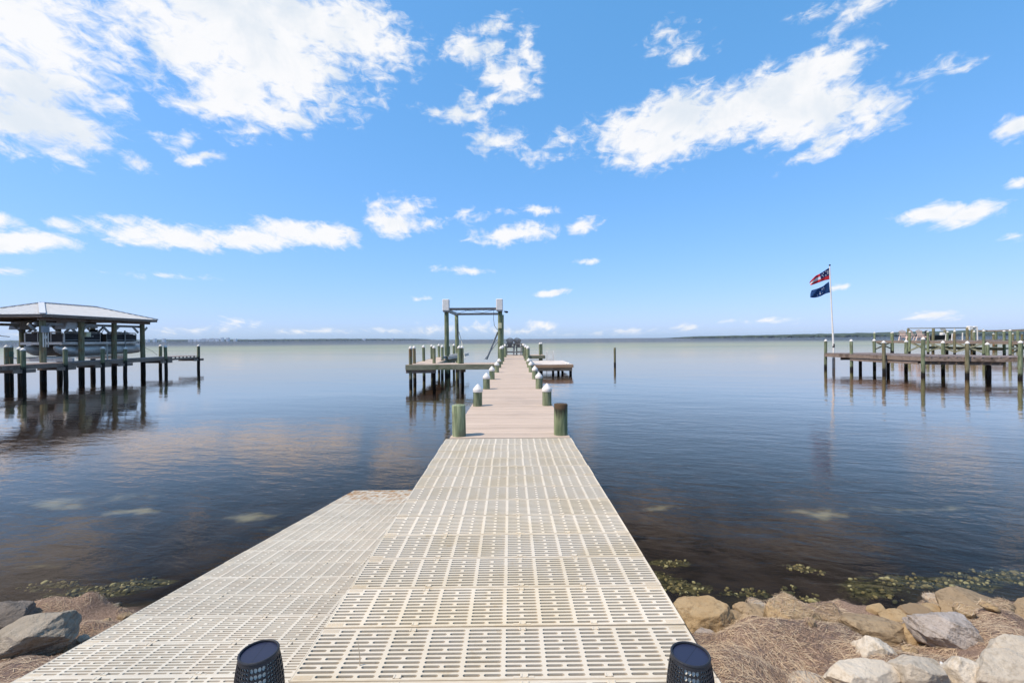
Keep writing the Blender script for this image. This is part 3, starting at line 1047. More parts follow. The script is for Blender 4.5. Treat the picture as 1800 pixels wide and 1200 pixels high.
# low swim platform on the right with a ladder
sp = empty('swim_platform', (2.3, 30.4, 0))
tag(sp, 'low whitish swim platform beside the dock with orange brown skirt', 'platform')
mb = MB()
boards(mb, (-1.45, 0), (1.5, 0), 2.45, .62, .14, .006)
mb.build('deck', 'platform_top', sp)
mb = MB()
for yy in (-2.45, 2.45):
    mb.bar((-1.5, yy, .50), (1.53, yy, .50), .05, .17)
for xx in (-1.5, 1.55):
    mb.bar((xx, -2.42, .50), (xx, 2.42, .50), .05, .17)
mb.build('upper_skirt', 'beam_orange', sp)
mb = MB()
mb.bar((-1.45, -2.38, .31), (1.50, -2.38, .31), .05, .2)
mb.bar((1.48, -2.3, .31), (1.48, 2.3, .31), .05, .2)
mb.build('lower_skirt', 'beam_orange', sp)
for (x, y) in ((-.4, -2.2), (1.42, -2.2), (1.42, 2.2), (.9, 0), (-1.3, 2.2), (.75, 2.2), (-1.3, -2.2)):
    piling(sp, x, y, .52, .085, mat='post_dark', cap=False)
mb = MB()
mb.tube([(1.30, -2.43, .63), (1.30, -2.2, .68), (1.12, -2.0, .66), (1.15, -2.43, .64)], .035, 8)
mb.build('cleat', 'white', sp, smooth=True)
ld = empty('swim_ladder', (2.85, 32.75, .6))
tag(ld, 'silver swim ladder rising from the back of the low platform', 'ladder')
for s in (-1, 1):
    mb = MB()
    mb.tube([(s*.23, -.3, 0), (s*.23, -.3, .55), (s*.23, -.22, .68), (s*.23, -.05, .70), (s*.23, .10, .60), (s*.23, .14, .2), (s*.23, .14, -.9)], .022, 8)
    mb.build('rail', 'alu', ld, smooth=True)
for z in (.12, -.15, -.45):
    mb = MB()
    mb.bar((-.23, .14, z), (.23, .14, z), .07, .025)
    mb.build('step', 'alu', ld)
mb = MB()
mb.tube([(-.23, -.3, .1), (.23, -.3, .1)], .018, 8)
mb.build('cross_rail', 'alu', ld, smooth=True)

# ------------------------------------------------------------------ boat lift over the slip
bl = empty('boat_lift', (-2.2, 29.9, 0))
tag(bl, 'open boat lift frame on four green pilings with white motor boxes', 'boat lift')
LX0, LX1, LY0, LY1 = -1.64, 1.57, -2.4, 3.1
TOPZ = 3.96
for (x, y) in ((LX0, LY0), (LX1, LY0), (LX0, LY1), (LX1, LY1)):
    piling(bl, x, y, TOPZ-.1 if y < 0 else TOPZ-.02, .135, mat='post', cap=False)
for x in (LX0, LX1):
    mb = MB()
    for dxx in (-.05, .05):
        mb.bar((x+dxx, LY0-.05, TOPZ+.02), (x+dxx, LY1+.2, TOPZ+.02), .035, .17)
    mb.build('side_beam', 'galv', bl)
for y in (LY0, LY1):
    mb = MB()
    mb.bar((LX0, y, TOPZ+.05), (LX1, y, TOPZ+.05), .06, .14)
    mb.bar((LX0, y-.06, TOPZ+.125), (LX1, y-.06, TOPZ+.125), .12, .015)
    if y == LY0:
        for k in range(5):
            mb.box((LX0+.6+k*.55, y-.05, TOPZ+.02), (.03, .05, .13))
    mb.build('top_beam', 'galv', bl)
for x in (LX0, LX1):
    o = empty('motor_box', (0, 0, 0))
    COL.objects.unlink(o)
    mb = MB()
    mb.box((0, 0, .33), (.40, .42, .66), ch=.035)
    hb = mb.build('motor_box', 'white', bl, (x, LY0-.12, TOPZ-.02))
    mb = MB()
    mb.box((0, 0, -.04), (.36, .38, .10))
    mb.build('mount', 'galv', hb)
mb = MB()
mb.box((LX1+.02, LY0-.17, 3.0), (.22, .12, .30), ch=.02)
mb.build('control_box', 'creambox', bl)
mb = MB()
mb.tube([(LX1-.35, LY0, TOPZ), (LX1-.37, LY0-.02, 3.4), (LX1-.32, LY0-.05, 3.0), (LX1-.12, LY0-.1, 2.75)], .013, 6)
mb.tube([(LX0+.1, LY0-.05, TOPZ-.05), (LX0+.8, LY0-.05, TOPZ-.16), (LX0+1.3, LY0-.05, TOPZ-.03), (LX0+2.2, LY0-.05, TOPZ-.17), (LX1-.3, LY0-.05, TOPZ)], .012, 6)
mb.build('cable', 'rope', bl, smooth=True)
mb = MB()
mb.tube([(LX1+.26, LY0, TOPZ-.10), (LX1+.42, LY0-.03, TOPZ-.12)], [.03, .05], 8)
mb.lathe([(.02, 0), (.09, .02), (.10, .09), (.03, .12)], 12, (LX1+.42, LY0-.06, TOPZ-.20))
mb.build('floodlight', 'black', bl, smooth=True)
mb = MB()
mb.bar((LX1-.12, LY0+.1, 2.62), (LX1-.80, LY0-.2, .98), .05, .10)
mb.build('bunk_arm', 'galv', bl)
mb = MB()
mb.bar((LX1-.10, LY0+.2, 2.1), (LX1-.92, LY0-.1, 1.0), .03, .07)
mb.build('bunk_arm', 'white', bl)
mb = MB()
mb.tube([(LX0+.12, LY1, 2.75), (LX0+.30, LY1, 2.1), (LX0+.75, LY1-3, 1.35), (LX0+1.05, LY1-5, 1.0)], .022, 8)
mb.build('sling', 'strap', bl, smooth=True)
mb = MB()
mb.tube([(LX0+.02, LY1-.16, 3.3), (LX0+.05, LY1-.17, 2.6), (LX0+.12, LY1-.16, 2.2)], .03, 8)
mb.build('cable', 'rope', bl, smooth=True)
mb = MB()
for zz in (0, .15):
    mb.bar((LX0-.15, LY0-1.2, 1.06+zz), (LX0+.35, LY1-1.4, 1.10+zz), .13, .018)
mb.bar((LX0-.15, LY0-1.2, 1.13), (LX0+.35, LY1-1.4, 1.17), .02, .15)
mb.build('cradle_beam', 'alu', bl)
mb = MB()
for zz in (0, .15):
    mb.bar((LX0+.1, LY0-.2, 1.02+zz), (LX0+.85, LY1-.4, 1.06+zz), .13, .018)
mb.bar((LX0+.1, LY0-.2, 1.09), (LX0+.85, LY1-.4, 1.13), .02, .15)
mb.build('cradle_beam', 'alu', bl)


# ------------------------------------------------------------------ chairs
def make_chair(name, mat, seat_z, tall, label, group):
    r = empty(name)
    tag(r, label, 'chair', group)
    mb = MB()
    for k in range(6):
        mb.box((0, -.30+k*.085, seat_z + .05 - k*.022), (.52, .078, .02))
    mb.build('seat', mat, r)
    mb = MB()
    for k in range(7):
        a = (k-3)*.105
        L = .78 - abs(k-3)*.045
        p0 = Vector((sin(a)*.30, .20, seat_z - .02))
        p1 = Vector((sin(a)*(.30+L*.9), .20 + L*.36, seat_z - .02 + L*.93))
        mb.bar(p0, p1, .058, .018, up=(0, -1, .3))
    mb.bar((-.25, .30, seat_z+.22), (.25, .30, seat_z+.22), .03, .06)
    mb.build('backrest', mat, r)
    for s in (-1, 1):
        mb = MB()
        mb.box((s*.33, .0, seat_z+.25), (.12, .74, .022), ch=.008)
        mb.box((s*.33, -.32, seat_z+.18), (.03, .09, .13))
        mb.build('arm', mat, r)
        mb = MB()
        mb.bar((s*.31, -.34, 0), (s*.30, -.32, seat_z+.24), .035, .09, up=(1, 0, 0))
        mb.build('leg', mat, r)
        mb = MB()
        mb.bar((s*.29, .46 if tall else .40, 0), (s*.27, .16, seat_z+.24), .035, .09, up=(1, 0, 0))
        mb.build('leg', mat, r)
    mb = MB()
    if tall:
        mb.bar((-.3, -.35, .22), (.3, -.35, .22), .03, .07)
        mb.bar((-.3, .42, .22), (.3, .42, .22), .03, .06)
        mb.box((0, -.42, .26), (.58, .14, .022))
        for s in (-1, 1):
            mb.bar((s*.30, -.34, .22), (s*.28, .42, .22), .03, .06)
    else:
        mb.bar((-.3, -.34, seat_z-.04), (.3, -.34, seat_z-.04), .03, .08)
    mb.build('footrest' if tall else 'apron', mat, r)
    return r


c1 = make_chair('deck_chair', 'chair', .62, True, 'tall grey fan backed chair at the dock end, nearer the boat lift piling', 'tall chairs at the dock end')
c1.location = (-.04, 34.45, DECK)
c1.rotation_euler = (0, 0, radians(182))
c2 = copy_tree(c1)
c2.location = (.66, 34.5, DECK)
c2.rotation_euler = (0, 0, radians(160))
c2['label'] = 'tall grey fan backed chair at the dock end, beside the right railing posts, turned slightly'

# ------------------------------------------------------------------ lone mooring post
lp = link(bpy.data.objects.new('mooring_post', piling_mesh(.09, 1.42, -1.6, 'post_brown', True)))
lp.location = (8.5, 37, 0)
tag(lp, 'lone dark wooden mooring post standing in open water', 'post')

# ------------------------------------------------------------------ left pier
LX = -24.9
lpier = empty('wooden_pier', (LX, 28, 0))
tag(lpier, 'weathered brown pier in front of the roofed boathouse', 'pier')
PZ = 1.08
mb = MB()
boards(mb, (-.72, -14), (-.72, 8.4), .72, PZ, .145, .012)
mb.build('deck', 'deck_brown', lpier)
y = -14.0
k = 0
while y < 5:
    mb = MB()
    zz = PZ-.13 + (.0 if k % 2 else -.006)
    mb.bar((.03, y, zz), (.03, min(y+2.75, 8.4), zz), .05, .21)
    mb.build('fascia', 'beam_brown', lpier)
    y += 2.77
    k += 1
mb = MB()
mb.bar((.03, 5.4, PZ-.18), (.03, 8.4, PZ-.18), .05, .14)
for j in range(8):
    mb.box((.01, 5.5+j*.4, PZ-.07), (.06, .09, .08))
mb.build('fascia', 'beam_brown', lpier)
for yy in (-4.7, -2.5, -.2, 1.4, 4.9, 8.3):
    mb = MB()
    mb.bar((.10, yy-.55, PZ-.33), (.10, yy+.55, PZ-.33), .05, .18)
    mb.build('cross_beam', 'beam_brown', lpier)
    mb = MB()
    mb.bar((-1.5, yy, PZ-.33), (.1, yy, PZ-.33), .05, .18)
    mb.build('cross_beam', 'beam_brown', lpier)
for yy in (-10.5, -7.4, -4.72, -2.5, -.2, 1.4, 4.9, 8.3):
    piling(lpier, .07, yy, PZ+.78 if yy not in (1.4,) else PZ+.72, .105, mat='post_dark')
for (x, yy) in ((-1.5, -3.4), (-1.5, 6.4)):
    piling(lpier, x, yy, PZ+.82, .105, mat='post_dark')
for (px, py) in ((14.7, 25.4), (22.7, 25.7)):
    x = (px-897)/800*py
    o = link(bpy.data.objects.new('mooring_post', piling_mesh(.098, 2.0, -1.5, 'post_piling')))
    o.location = (x, py, 0)
    put('piling_cap', cap_mesh(.095), o, (0, 0, 1.99))
    tag(o, 'brown capped mooring post %s' % ('with a teal band of rope beside the boathouse' if px > 20 else 'without a band, at the left of the boathouse'), 'post', 'mooring posts by the boathouse')
    if px > 20:
        mb = MB()
        mb.tube([(cos(a*.5)*.11, sin(a*.5)*.11, 1.40+a*.006) for a in range(52)], .018, 6)
        MT['teal'] = pmat('teal_rope', (.02, .16, .15), (.03, .22, .20), 20, .8, bdist=0)
        mb.build('rope', 'teal', o, smooth=True)

# ------------------------------------------------------------------ boathouse
bh = empty('boathouse', (-28.2, 29.3, 0))
tag(bh, 'open boathouse with pale hipped metal roof on timber pilings', 'boathouse')
EZ = 3.80
BY = (-3.5, -1.2, 1.1, 3.5)
for yy in BY:
    for xx in (1.8, -1.8):
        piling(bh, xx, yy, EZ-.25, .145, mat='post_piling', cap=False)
ov = .62
X0, X1, Y0, Y1 = -2.42, 2.42, -4.1, 4.15
RZ = EZ + .80
ry0, ry1 = -1.8, 1.75
mb = MB()
mb.add([(X0, Y0, EZ), (X1, Y0, EZ), (X1, Y1, EZ), (X0, Y1, EZ), (0, ry0, RZ), (0, ry1, RZ)],
       [(0, 1, 4), (1, 2, 5, 4), (2, 3, 5), (3, 0, 4, 5)])
mb.add([(X0, Y0, EZ-.03), (X1, Y0, EZ-.03), (X1, Y1, EZ-.03), (X0, Y1, EZ-.03), (0, ry0, RZ-.03), (0, ry1, RZ-.03)],
       [(0, 4, 1), (1, 4, 5, 2), (2, 5, 3), (3, 5, 4, 0)])
mb.add([(X0, Y0, EZ), (X1, Y0, EZ), (X1, Y1, EZ), (X0, Y1, EZ), (X0, Y0, EZ-.03), (X1, Y0, EZ-.03), (X1, Y1, EZ-.03), (X0, Y1, EZ-.03)],
       [(0, 4, 5, 1), (1, 5, 6, 2), (2, 6, 7, 3), (3, 7, 4, 0)])
yy = Y0+.2
while yy < Y1-.1:                                       # standing seams on the long sides
    k = 1.0
    if yy < ry0:
        k = (yy-Y0)/(ry0-Y0)
    elif yy > ry1:
        k = (Y1-yy)/(Y1-ry1)
    for s in (-1, 1):
        mb.bar((s*X1, yy, EZ+.012), (s*X1*(1-k), yy, EZ+(RZ-EZ)*k+.012), .018, .022)
    yy += .23
xx = X0+.2
while xx < X1:
    k = 1-abs(xx)/X1
    for (ya, yb) in ((Y0, ry0), (Y1, ry1)):
        mb.bar((xx, ya, EZ+.012), (xx, ya+(yb-ya)*k, EZ+(RZ-EZ)*k+.012), .018, .022)
    xx += .23
rf = mb.build('roof', 'roof', bh)
mb = MB()
mb.bar((0, ry0, RZ+.03), (0, ry1, RZ+.03), .22, .03)
for s in (-1, 1):
    mb.bar((0, ry0, RZ+.03), (s*X1, Y0, EZ+.03), .26, .03)
    mb.bar((0, ry1, RZ+.03), (s*X1, Y1, EZ+.03), .26, .03)
MT['roofcap'] = pmat('ridge_flashing', (.60, .60, .59), (.66, .66, .65), 3, .45, bdist=0, metal=.2, varied=0)
mb.build('ridge_flashing', 'roofcap', rf)
mb = MB()
for (a, b_) in (((X0+.05, Y0+.05), (X1-.05, Y0+.05)), ((X1-.05, Y0+.05), (X1-.05, Y1-.05)), ((X1-.05, Y1-.05), (X0+.05, Y1-.05)), ((X0+.05, Y1-.05), (X0+.05, Y0+.05))):
    mb.bar((*a, EZ-.11), (*b_, EZ-.11), .04, .15)
mb.build('fascia', 'beam_brown', bh)
for s in (-1, 1):
    mb = MB()
    mb.bar((s*1.95, Y0+.2, EZ-.24), (s*1.95, Y1-.2, EZ-.24), .08, .22)
    mb.build('roof_beam', 'beam_brown', bh)
mb = MB()
for yy in BY:
    mb.bar((-2.2, yy+.18, EZ-.13), (2.2, yy+.18, EZ-.13), .06, .18)
j = Y0+.4
while j < Y1-.3:
    mb.bar((-2.3, j, EZ-.05), (2.3, j, EZ-.05), .04, .10)
    j += .6
mb.build('rafter', 'beam_brown', bh)
for s in (-1, 1):
    mb = MB()
    mb.bar((s*1.55, -3.7, 3.28), (s*1.55, 3.6, 3.28), .09, .16)
    for yy in BY:
        mb.bar((s*1.62, yy+.18, 2.85), (s*1.62, yy+.62, 3.24), .05, .13)
        mb.bar((s*1.62, yy-.18, 2.85), (s*1.62, yy-.62, 3.24), .05, .13)
    mb.build('lift_beam', 'galv', bh)
for (x, yy) in ((-1.75, -1.35), (1.40, -1.75)):
    hb = MB()
    hb.add([(-.33, -.38, 0), (.33, -.38, 0), (.33, .38, 0), (-.33, .38, 0), (-.33, -.20, .52), (.33, -.20, .52), (.33, .38, .56), (-.33, .38, .56)],
           [(3, 2, 1, 0), (4, 5, 6, 7), (0, 1, 5, 4), (1, 2, 6, 5), (2, 3, 7, 6), (3, 0, 4, 7)])
    MT['hood'] = MT.get('hood') or pmat('faded_motor_hood', (.50, .46, .42), (.60, .57, .53), 5, .6, bdist=0)
    hb.build('motor_hood', 'hood', bh, (x, yy, 3.0))
mb = MB()
mb.box((1.97, -3.52, 2.95), (.14, .38, .36), ch=.015)
mb.build('control_box', 'greybox', bh)
mb = MB()
for dy_ in (-.14, -.02, .12):
    mb.tube([(1.98, -3.5+dy_, 2.8), (1.98, -3.5+dy_, 1.95)], .03, 8)
mb.box((1.97, -3.52, 2.5), (.10, .14, .16), ch=.01)
mb.build('conduit', 'pvc', bh)
mb = MB()
mb.box((1.98, -.95, 2.68), (.14, .30, .28), ch=.02)
mb.build('light_box', 'creambox', bh)
for (x, yy, z0, z1, mt_) in ((1.28, -.5, .9, 2.95, 'pvc'), (1.28, 2.6, .9, 3.0, 'galv'), (1.45, 1.0, .9, 2.1, 'pvc'), (-1.28, -.3, .9, 2.9, 'pvc')):
    mb = MB()
    mb.tube([(x, yy, z0), (x, yy, z1)], .045, 10)
    mb.build('guide_pole', mt_, bh, smooth=True)
mb = MB()
mb.tube([(-1.5, -3.2, 3.2), (-1.2, -3.3, 2.9), (-.9, -3.2, 2.6), (-.6, -3.0, 2.55)], .02, 6)
mb.tube([(1.5, .7, 3.2), (1.2, .6, 2.8), (.9, .4, 2.6)], .018, 6)
mb.tube([(1.5, .8, 3.2), (1.35, .75, 2.85), (1.0, .9, 2.62)], .018, 6)
mb.tube([(.5, 4.6, 2.0), (1.3, 5.0, 1.5), (1.5, 5.2, 1.2)], .012, 6)
mb.build('cable', 'rope', bh, smooth=True)
for yy in (-1.6, 2.2):
    mb = MB()
    mb.bar((-1.7, yy, 1.16), (1.7, yy, 1.16), .12, .2)
    mb.build('cradle_beam', 'alu', bh)
for s in (-1, 1):
    mb = MB()
    mb.bar((s*.85, -2.6, 1.30), (s*.85, 3.2, 1.30), .16, .07)
    mb.build('bunk', 'pvc', bh)

# ------------------------------------------------------------------ pontoon boat in the boathouse
bt = empty('pontoon_boat', (-28.2, 30.15, 1.36))
bt.scale = (1, .80, 1)
tag(bt, 'black and silver pontoon boat hoisted under the boathouse roof', 'boat')
for s in (-1, 1):
    mb = MB()
    prof = [(-3.5, .03, .60), (-3.42, .12, .54), (-3.2, .22, .45), (-2.85, .30, .37), (-2.4, .335, .335), (0, .335, .335), (3.3, .335, .335), (4.1, .30, .36), (4.15, .05, .36)]
    mb.tube([(s*.88, a, c) for a, r, c in prof], [r for a, r, c in prof], 20)
    mb.bar((s*.88, -3.0, .70), (s*.88, 3.9, .70), .10, .10)
    mb.tube([(s*.88, -3.5, .62), (s*1.05, -2.9, .30), (s*1.22, -2.4, .34), (s*1.222, 3.6, .34)], .022, 6)
    p = mb.build('pontoon', 'alu', bt, smooth=50)
mb = MB()
mb.box((0, .2, .77), (2.55, 7.1, .10), ch=.03)
mb.build('deck', 'alu', bt)
mb = MB()
for xx in (-1.275, 1.275):
    mb.bar((xx*1.008, -3.3, .79), (xx*1.008, 3.7, .79), .03, .15)
mb.box((0, -3.36, .79), (2.5, .03, .15))
mb.build('rub_rail', 'alu', bt)
for s in (-1, 1):
    mb = MB()
    mb.box((s*1.2, -1.6, 1.14), (.03, 2.9, .50))
    mb.box((s*1.2, 2.0, 1.12), (.03, 2.9, .46))
    pn = mb.build('side_panel', 'boat_black', bt)
    mb = MB()
    for (ya, yb) in ((-3.1, -.1), (.5, 3.5)):
        mb.tube([(s*1.2, ya, .84), (s*1.2, ya, 1.38), (s*1.2, ya+.12, 1.48), (s*1.2, yb-.12, 1.48), (s*1.2, yb, 1.38), (s*1.2, yb, .84)], .026, 8)
        mb.tube([(s*1.225, ya, 1.40), (s*1.225, yb, 1.40)], .016, 6)
        mb.tube([(s*1.225, ya, .98), (s*1.225, yb, .98)], .014, 6)
    mb.build('rail', 'alu', bt, smooth=True)
    if s > 0:
        mb = MB()
        for k in range(9):
            if k not in (2, 7):
                mb.box((1.222, -1.5+k*.09, 1.22), (.006, .055, .075))
        mb.build('registration_marks', 'white', pn)
mb = MB()
mb.box((0, -3.1, 1.14), (2.2, .03, .48))
mb.build('front_panel', 'boat_black', bt)
mb = MB()
mb.tube([(-1.15, -3.12, .85), (-1.15, -3.12, 1.38), (-1.0, -3.12, 1.48), (1.0, -3.12, 1.48), (1.15, -3.12, 1.38), (1.15, -3.12, .85)], .026, 8)
mb.tube([(-.4, -3.12, .85), (-.4, -3.12, 1.48)], .02, 8)
mb.tube([(.4, -3.12, .85), (.4, -3.12, 1.48)], .02, 8)
mb.build('front_rail', 'alu', bt, smooth=True)
for (c, d) in (((-.75, -2.1, 1.1), (.6, 1.5, .5)), ((.75, -2.1, 1.1), (.6, 1.5, .5)), ((-.75, 1.6, 1.12), (.65, 2.4, .5)), ((.7, 1.7, 1.12), (.65, 1.4, .5)), ((0, 3.3, 1.15), (2.0, .5, .55))):
    mb = MB()
    mb.box(c, d, ch=.05)
    sgn = 1 if c[0] > .1 else -1
    if abs(c[0]) > .1:
        mb.box((c[0]+sgn*.24, c[1], c[2]+.30), (.16, d[1]*.96, .26), ch=.05)
    mb.build('seat', 'boat_tan', bt)
mb = MB()
mb.box((.55, .35, 1.15), (.7, .55, .65), ch=.06)
mb.add([(.25, .1, 1.47), (.85, .1, 1.47), (.8, .25, 1.68), (.3, .25, 1.68), (.25, .13, 1.47), (.85, .13, 1.47), (.8, .28, 1.68), (.3, .28, 1.68)], [(0, 1, 2, 3), (7, 6, 5, 4), (0, 4, 5, 1), (2, 6, 7, 3), (1, 5, 6, 2), (3, 7, 4, 0)])
mb.build('console', 'boat_black', bt)
mb = MB()
mb.lathe([(.05, 0), (.20, .04), (.24, .3), (.22, .5), (.10, .58)], 14, (0, 4.15, 1.0))
mb.box((0, 4.2, .65), (.18, .28, .75), ch=.04)
mb.box((0, 4.3, .18), (.12, .5, .18), ch=.04)
for k in range(3):
    mb.box((0, 4.58, .18), (.34, .03, .10), M=Matrix.Rotation(k*2.1, 3, 'Y'))
mb.build('outboard_motor', 'black', bt, smooth=40)
for yy, s in ((-1.95, 1), (1.0, 1), (3.85, 1)):
    mb = MB()
    mb.lathe([(.02, -.30), (.10, -.26), (.13, -.15), (.13, .18), (.09, .28), (.02, .34)], 12, (s*1.38, yy, .66))
    mb.tube([(s*1.38, yy, .98), (s*1.25, yy, 1.4)], .012, 6)
    mb.build('fender', 'blue', bt, smooth=50)
mb = MB()
mb.tube([(1.05, 3.0, .8), (1.05, 3.0, 1.5)], .03, 8)
mb.tube([(1.05, -.3, .8), (1.05, -.25, 1.5), (1.05, .05, 1.55), (1.05, .15, 1.3)], .03, 8)
mb.build('boarding_rail', 'alu', bt, smooth=True)

# ------------------------------------------------------------------ right pier with flag
rp = empty('wooden_pier', (23, 27, 0))
tag(rp, 'weathered brown platform pier with capped green posts beside the flagpole', 'pier')
RZP = 1.06
poly = [(21.75, 31.4), (22.75, 24.95), (26.5, 23.25), (32.0, 21.4), (32.6, 23.0), (27.6, 25.6), (25.7, 27.5), (25.05, 31.4)]


def clip_line(poly, ny, dirx):
    pass


mb = MB()
yy = 21.5
while yy < 31.4:
    ints = []
    for (a, b_) in zip(poly, poly[1:]+poly[:1]):
        if (a[1] - yy)*(b_[1] - yy) < 0:
            k = (yy-a[1])/(b_[1]-a[1])
            ints.append(a[0]+(b_[0]-a[0])*k)
    ints.sort()
    for k in range(0, len(ints)-1, 2):
        mb.box(((ints[k]+ints[k+1])/2-23, yy-27, RZP-.02+rnd.uniform(-.006, .006)), (ints[k+1]-ints[k]+rnd.uniform(0, .08), .128, .04))
    yy += .145
mb.build('deck', 'deck_brown', rp)
for i, (a, b_) in enumerate(zip(poly, poly[1:]+poly[:1])):
    mb = MB()
    mb.bar((a[0]-23, a[1]-27, RZP-.15), (b_[0]-23, b_[1]-27, RZP-.15), .05, .22)
    mb.build('fascia', 'beam_brown', rp)
for (a, b_) in (((22.1, 29.5), (22.75, 25.3)), ((22.95, 25.1), (25.9, 23.8)), ((22.2, 30.5), (25.0, 30.5)), ((22.6, 28.3), (25.3, 28.3)), ((23.2, 26), (25.8, 26.8))):
    mb = MB()
    mb.bar((a[0]-23, a[1]-27, RZP-.36), (b_[0]-23, b_[1]-27, RZP-.36), .06, .18)
    mb.build('cross_beam', 'beam_brown', rp)
for (px, y, hh, mt_) in ((1452.4, 31.5, .86, 'post'), (1498.5, 29.5, .86, 'post'), (1556, 27.0, .78, 'post_brown'), (1625, 25.0, .98, 'post'), (1703, 24.15, .75, 'post_brown'), (1797, 23.0, .78, 'post'),
                         (1539, 31.0, .86, 'post'), (1594.7, 28.7, .80, 'post'), (1660.4, 27.0, .74, 'post'), (1739, 25.3, .66, 'post')):
    piling(rp, (px-897)/800*y-23, y-27, RZP+hh, .092, mat=mt_)
for (px, y) in ((1514, 30.4), (1563, 28.4), (1742, 24.3)):
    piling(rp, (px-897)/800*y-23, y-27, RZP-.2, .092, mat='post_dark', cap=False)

FY = 31.75
fp = empty('flagpole', ((1466.8-897)/800*FY, FY, 0))
tag(fp, 'tall thin white flagpole at the end of the brown platform', 'flagpole')
bx = (1466.8-897)/800*FY
txp = (1460.5-897)/800*FY
TZ = EYE + (590.7-467)/800*FY
mb = MB()
mb.tube([(0, 0, .6), (0, 0, 1.3), ((txp-bx)*.5, 0, TZ*.55), (txp-bx, 0, TZ)], [.065, .062, .05, .035], 12)
mb.build('pole', 'white', fp, smooth=True)
mb = MB()
mb.tube([(0, 0, -1.2), (0, 0, .7)], .09, 10)
mb.build('ground_sleeve', 'galv', fp, smooth=True)
mb = MB()
mb.tube([(0, 0, 1.42), (0, 0, 1.68)], .072, 10)
mb.build('collar', 'black', fp, smooth=True)
mb = MB()
mb.lathe([(.01, -.06), (.05, -.04), (.065, 0), (.05, .05), (.01, .06)], 12, (txp-bx, 0, TZ+.06))
mb.build('finial', 'black', fp, smooth=60)


def make_flag(name, top, bot, mats, colour, stars, label, loc_px):
    """cloth grid between a top and a bottom edge (photo-surveyed outline, real size at the pole)"""
    def P(c):
        px, py = 1400 + c[0]/13.33, 450 + c[1]/13.33
        return Vector(((px-1460.2)/800*FY, (590.7-py)/800*FY))
    top = [P(c) for c in top]
    bot = [P(c) for c in bot]

    def samp(pl, k):
        s = k*(len(pl)-1)
        i = min(int(s), len(pl)-2)
        f = s-i
        p0, p1 = pl[max(i-1, 0)], pl[min(i+2, len(pl)-1)]
        a, b_ = pl[i], pl[i+1]
        m0, m1 = (b_-p0)*.5, (p1-a)*.5
        return a*(2*f**3-3*f**2+1) + m0*(f**3-2*f**2+f) + b_*(-2*f**3+3*f**2) + m1*(f**3-f**2)

    def surf(k, q):
        p = samp(top, k)*(1-q) + samp(bot, k)*q
        wv = .10*sin(k*7 + q*1.6)*k + .05*sin(k*15 - q*3)*k
        return Vector((p.x, wv - .12*k, p.y))
    NU, NV = 36, 24
    mb = MB()
    vs = [surf(i/NU, j/NV) for j in range(NV+1) for i in range(NU+1)]
    w_ = NU+1
    for j in range(NV):
        for i in range(NU):
            mb.f.append((j*w_+i, j*w_+i+1, (j+1)*w_+i+1, (j+1)*w_+i))
            mb.m.append(colour((i+.5)/NU, (j+.5)/NV))
    mb.v = [tuple(p) for p in vs]
    o = mb.build(name, mats, smooth=180)
    sd = o.modifiers.new('thick', 'SOLIDIFY')
    sd.thickness = .006
    o.location = ((1460.2-897)/800*FY, FY, EYE)
    tag(o, label, 'flag', None)
    st = MB()
    for (k, q, r) in stars:
        c = surf(k, q)
        du = (surf(k+.01, q)-c).normalized()
        dv = (surf(k, q-.01)-c)
        dv = (dv - du*dv.dot(du)).normalized()
        n = du.cross(dv)
        for off in (.008, -.008):
            pts = []
            for a in range(10):
                rr = r if a % 2 == 0 else r*.42
                pts.append(c + (du*sin(a*pi/5) + dv*cos(a*pi/5))*rr + n*off)
            st.add(pts, [tuple(range(10))])
    st.build('stars', 'flag_white', o)
    return o


make_flag('flag', [(790, 265), (690, 330), (540, 415), (420, 470), (330, 600)], [(797, 540), (690, 560), (560, 600), (450, 645), (345, 675)],
          ['flag_red', 'flag_white', 'flag_blue'],
          lambda k, q: 2 if (k < .48 and q < .66) else (0 if q < .33 or q > .66 else 1),
          [(.24+.15*cos(a*2*pi/7), .34+.20*sin(a*2*pi/7), .07) for a in range(7)],
          'red and white barred flag with starred navy corner, upper on the pole', None)
make_flag('flag', [(787, 590), (700, 650), (620, 705), (480, 755), (375, 790)], [(812, 845), (700, 875), (560, 935), (450, 965), (330, 962)],
          ['flag_teal'], lambda k, q: 0,
          [(.40, .25, .05), (.36, .48, .05), (.50, .30, .045), (.58, .52, .06), (.56, .70, .06), (.44, .70, .055), (.66, .78, .04)],
          'dark blue flag with scattered white stars, lower on the pole', None)

# ------------------------------------------------------------------ second right pier, farther out
def cross_brace(parent, a, b_, zlo, zhi, mat):
    mb = MB()
    mb.bar((a[0], a[1], zlo), (b_[0], b_[1], zhi), .06, .16)
    mb.bar((a[0]+.07, a[1], zhi), (b_[0]+.07, b_[1], zlo), .06, .16)
    mb.build('cross_brace', mat, parent)


